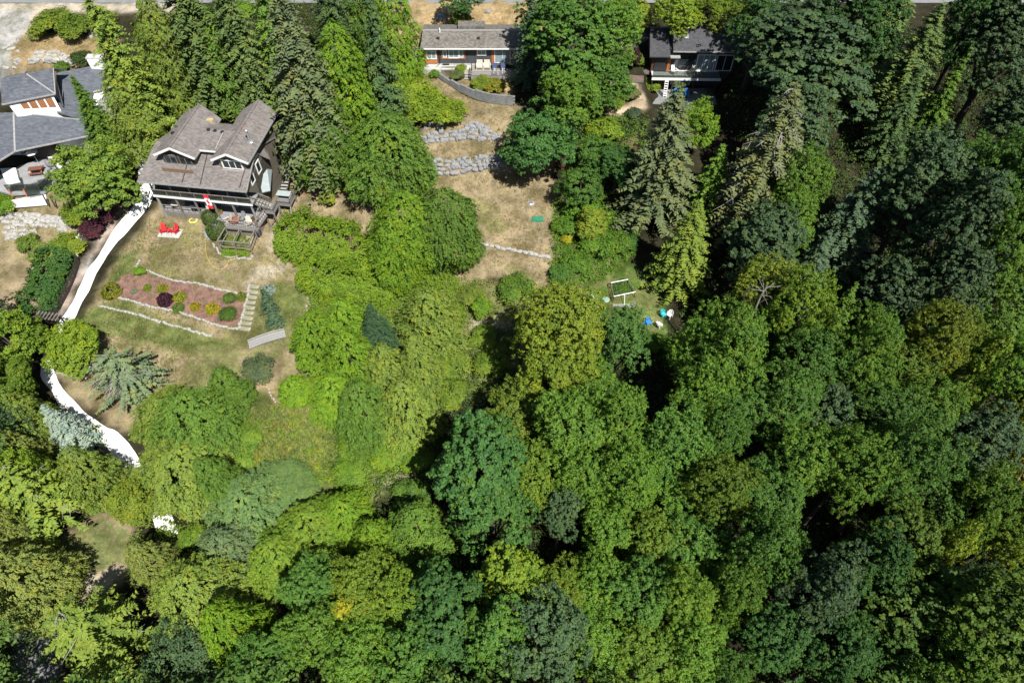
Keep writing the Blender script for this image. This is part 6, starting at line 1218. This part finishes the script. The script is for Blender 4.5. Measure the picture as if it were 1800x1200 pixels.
p = at_g(1036, 532); e = empty('water_barrel', p, 0, 'pale green water barrel left of the white pipe frame', 'barrel'); MB().lathe([(.36, 0), (.4, .1), (.41, .85), (.38, .95)], 18).build('body', plain('grey_green_plastic', (.22, .34, .31), .5, .1), e, True); MB().lathe([(.41, .95), (.42, 1.02), (.36, 1.08), (.05, 1.12)], 18).build('lid', plain('pale_green_plastic', (.40, .54, .52), .5, .1), e)
p = at_g(1065, 527); e = empty('compost_lid', p, 0, 'round pale green disc lying left of the white pipe frame', 'lid'); MB().lathe([(.42, .0), (.42, .08), (.3, .12)], 18).build('lid', plain('dusty_green', (.24, .36, .28), .6, .15), e)
def tubchair(loc, rz, mat, label):
    e = empty('garden_chair', loc, rz, label, 'chair', 'plastic chairs by the vegetable garden'); MB().box(-.28, .28, -.27, .25, .38, .43).build('seat', mat, e); b = MB()
    for k in range(7): a = math.radians(-10+200*k/6); x = .32*math.cos(a); y = .30*math.sin(a)+.02; hh = .62+.28*max(0, math.sin(a)); a2 = a+.42; b.prism([(x, y, .4), (.32*math.cos(a2), .30*math.sin(a2)+.02, .4), (.34*math.cos(a2), .36*math.sin(a2)+.02, hh), (.34*math.cos(a), .36*math.sin(a)+.02, hh)], .03, (math.cos(a), math.sin(a), 0))
    b.build('backrest', mat, e)
    for sx in (-.25, .25):
        for sy in (-.23, .2): MB().beam((sx*1.15, sy*1.15, 0), (sx, sy, .38), .05).build('leg', mat, e)
for x, y, rz, mt, lb in ((1165, 556, .6, TEAL, 'teal plastic chair by the vegetable garden'), (1176, 557, -.8, WHITE, 'white plastic chair beside the teal chair'), (1139, 570, .3, BLUE, 'bright blue plastic chair below the vegetable garden'), (1158, 574, 2.2, WHITE, 'white plastic chair right of the bright blue one')): tubchair(at_g(x, y), rz, mt, lb)
p = at_g(1131, 572); e = empty('bucket', p, 0, 'small blue and white bucket beside the bright blue chair', 'bucket'); MB().lathe([(.16, 0), (.22, .36), (.2, .37), (.15, .03)], 14).build('body', BLUE, e); MB().tube([(.21*math.cos(a), 0, .36+.2*math.sin(a)) for a in np.linspace(0, 3.1416, 9)], .012, 4).build('handle', STEEL, e)
# courtyard furniture of the slate-roofed house
for k, (x, y, lb) in enumerate(((190, 1085, 'brown wooden chair in the sunken courtyard, inner one'), (235, 1095, 'brown wooden chair in the sunken courtyard, outer one'))): adirondack('courtyard_chair', F4.wp(*F4.lp(x/4, y/4, .5)), .5*k, CEDARTRIM, lb, 'chair', 'chairs in the courtyard')
e = empty('picnic_bench', F4.wp(*F4.lp(67, 304, .2)), .2, 'red-brown picnic table on the terrace of the slate-roofed house', 'picnic table'); RB = plain('red_brown_wood', (.17, .07, .045), .7, .25, 5); MB().box(-.8, .8, -.35, .35, .68, .73).build('table_top', RB, e)
for sg in (-1, 1): MB().box(-.8, .8, sg*.65-.13, sg*.65+.13, .4, .44).build('bench', RB, e); MB().beam((sg*.6, -.65, 0), (sg*.6, .2, .7), .08).beam((sg*.6, .65, 0), (sg*.6, -.2, .7), .07).build('leg', CEDARTRIM, e)
e = empty('covered_grill', F4.wp(*F4.lp(91, 292, .2)), 0, 'grey covered grill on the terrace of the slate-roofed house', 'grill'); MB().lathe([(.35, 0), (.5, .4), (.48, .8), (.2, 1.0)], 12).build('cover', ASPHALT, e, True); MB().lathe([(.12, 1.0), (.06, 1.1)], 8).build('handle', BLACK, e)
e = empty('parasol', F4.wp(*F4.lp(69, 288, .2)), 0, 'white parasol in the sunken courtyard', 'parasol'); MB().tube([(0, 0, 0), (0, 0, 2.1)], .03, 6).build('pole', STEEL, e); MB().lathe([(.75, 1.75), (.4, 2.0), (.02, 2.15)], 8).build('canopy', WHITE, e)
# woods: fallen trunk and bare stems
p = at_g(1645, 1105); b = MB().tube([(-1.6, -.3, .2), (0, 0, .35), (1.5, .5, .3)], [.42, .4, .28], 9)
e = empty('fallen_trunk', p, .7, 'reddish-brown fallen trunk in the lower right shade', 'fallen trunk'); b.build('trunk', plain('red_brown_bark', (.20, .10, .065), .95, .35, 3, bmp=.9), e); rb = MB()
for k in range(9): a = k*.7; rb.tube([(-1.6, -.3, .2), (-2.1+.2*math.cos(k), -.3+.7*math.cos(a), .2+.6*abs(math.sin(a)))], [.07, .02], 4)
rb.build('roots', bpy.data.materials['red_brown_bark'], e)
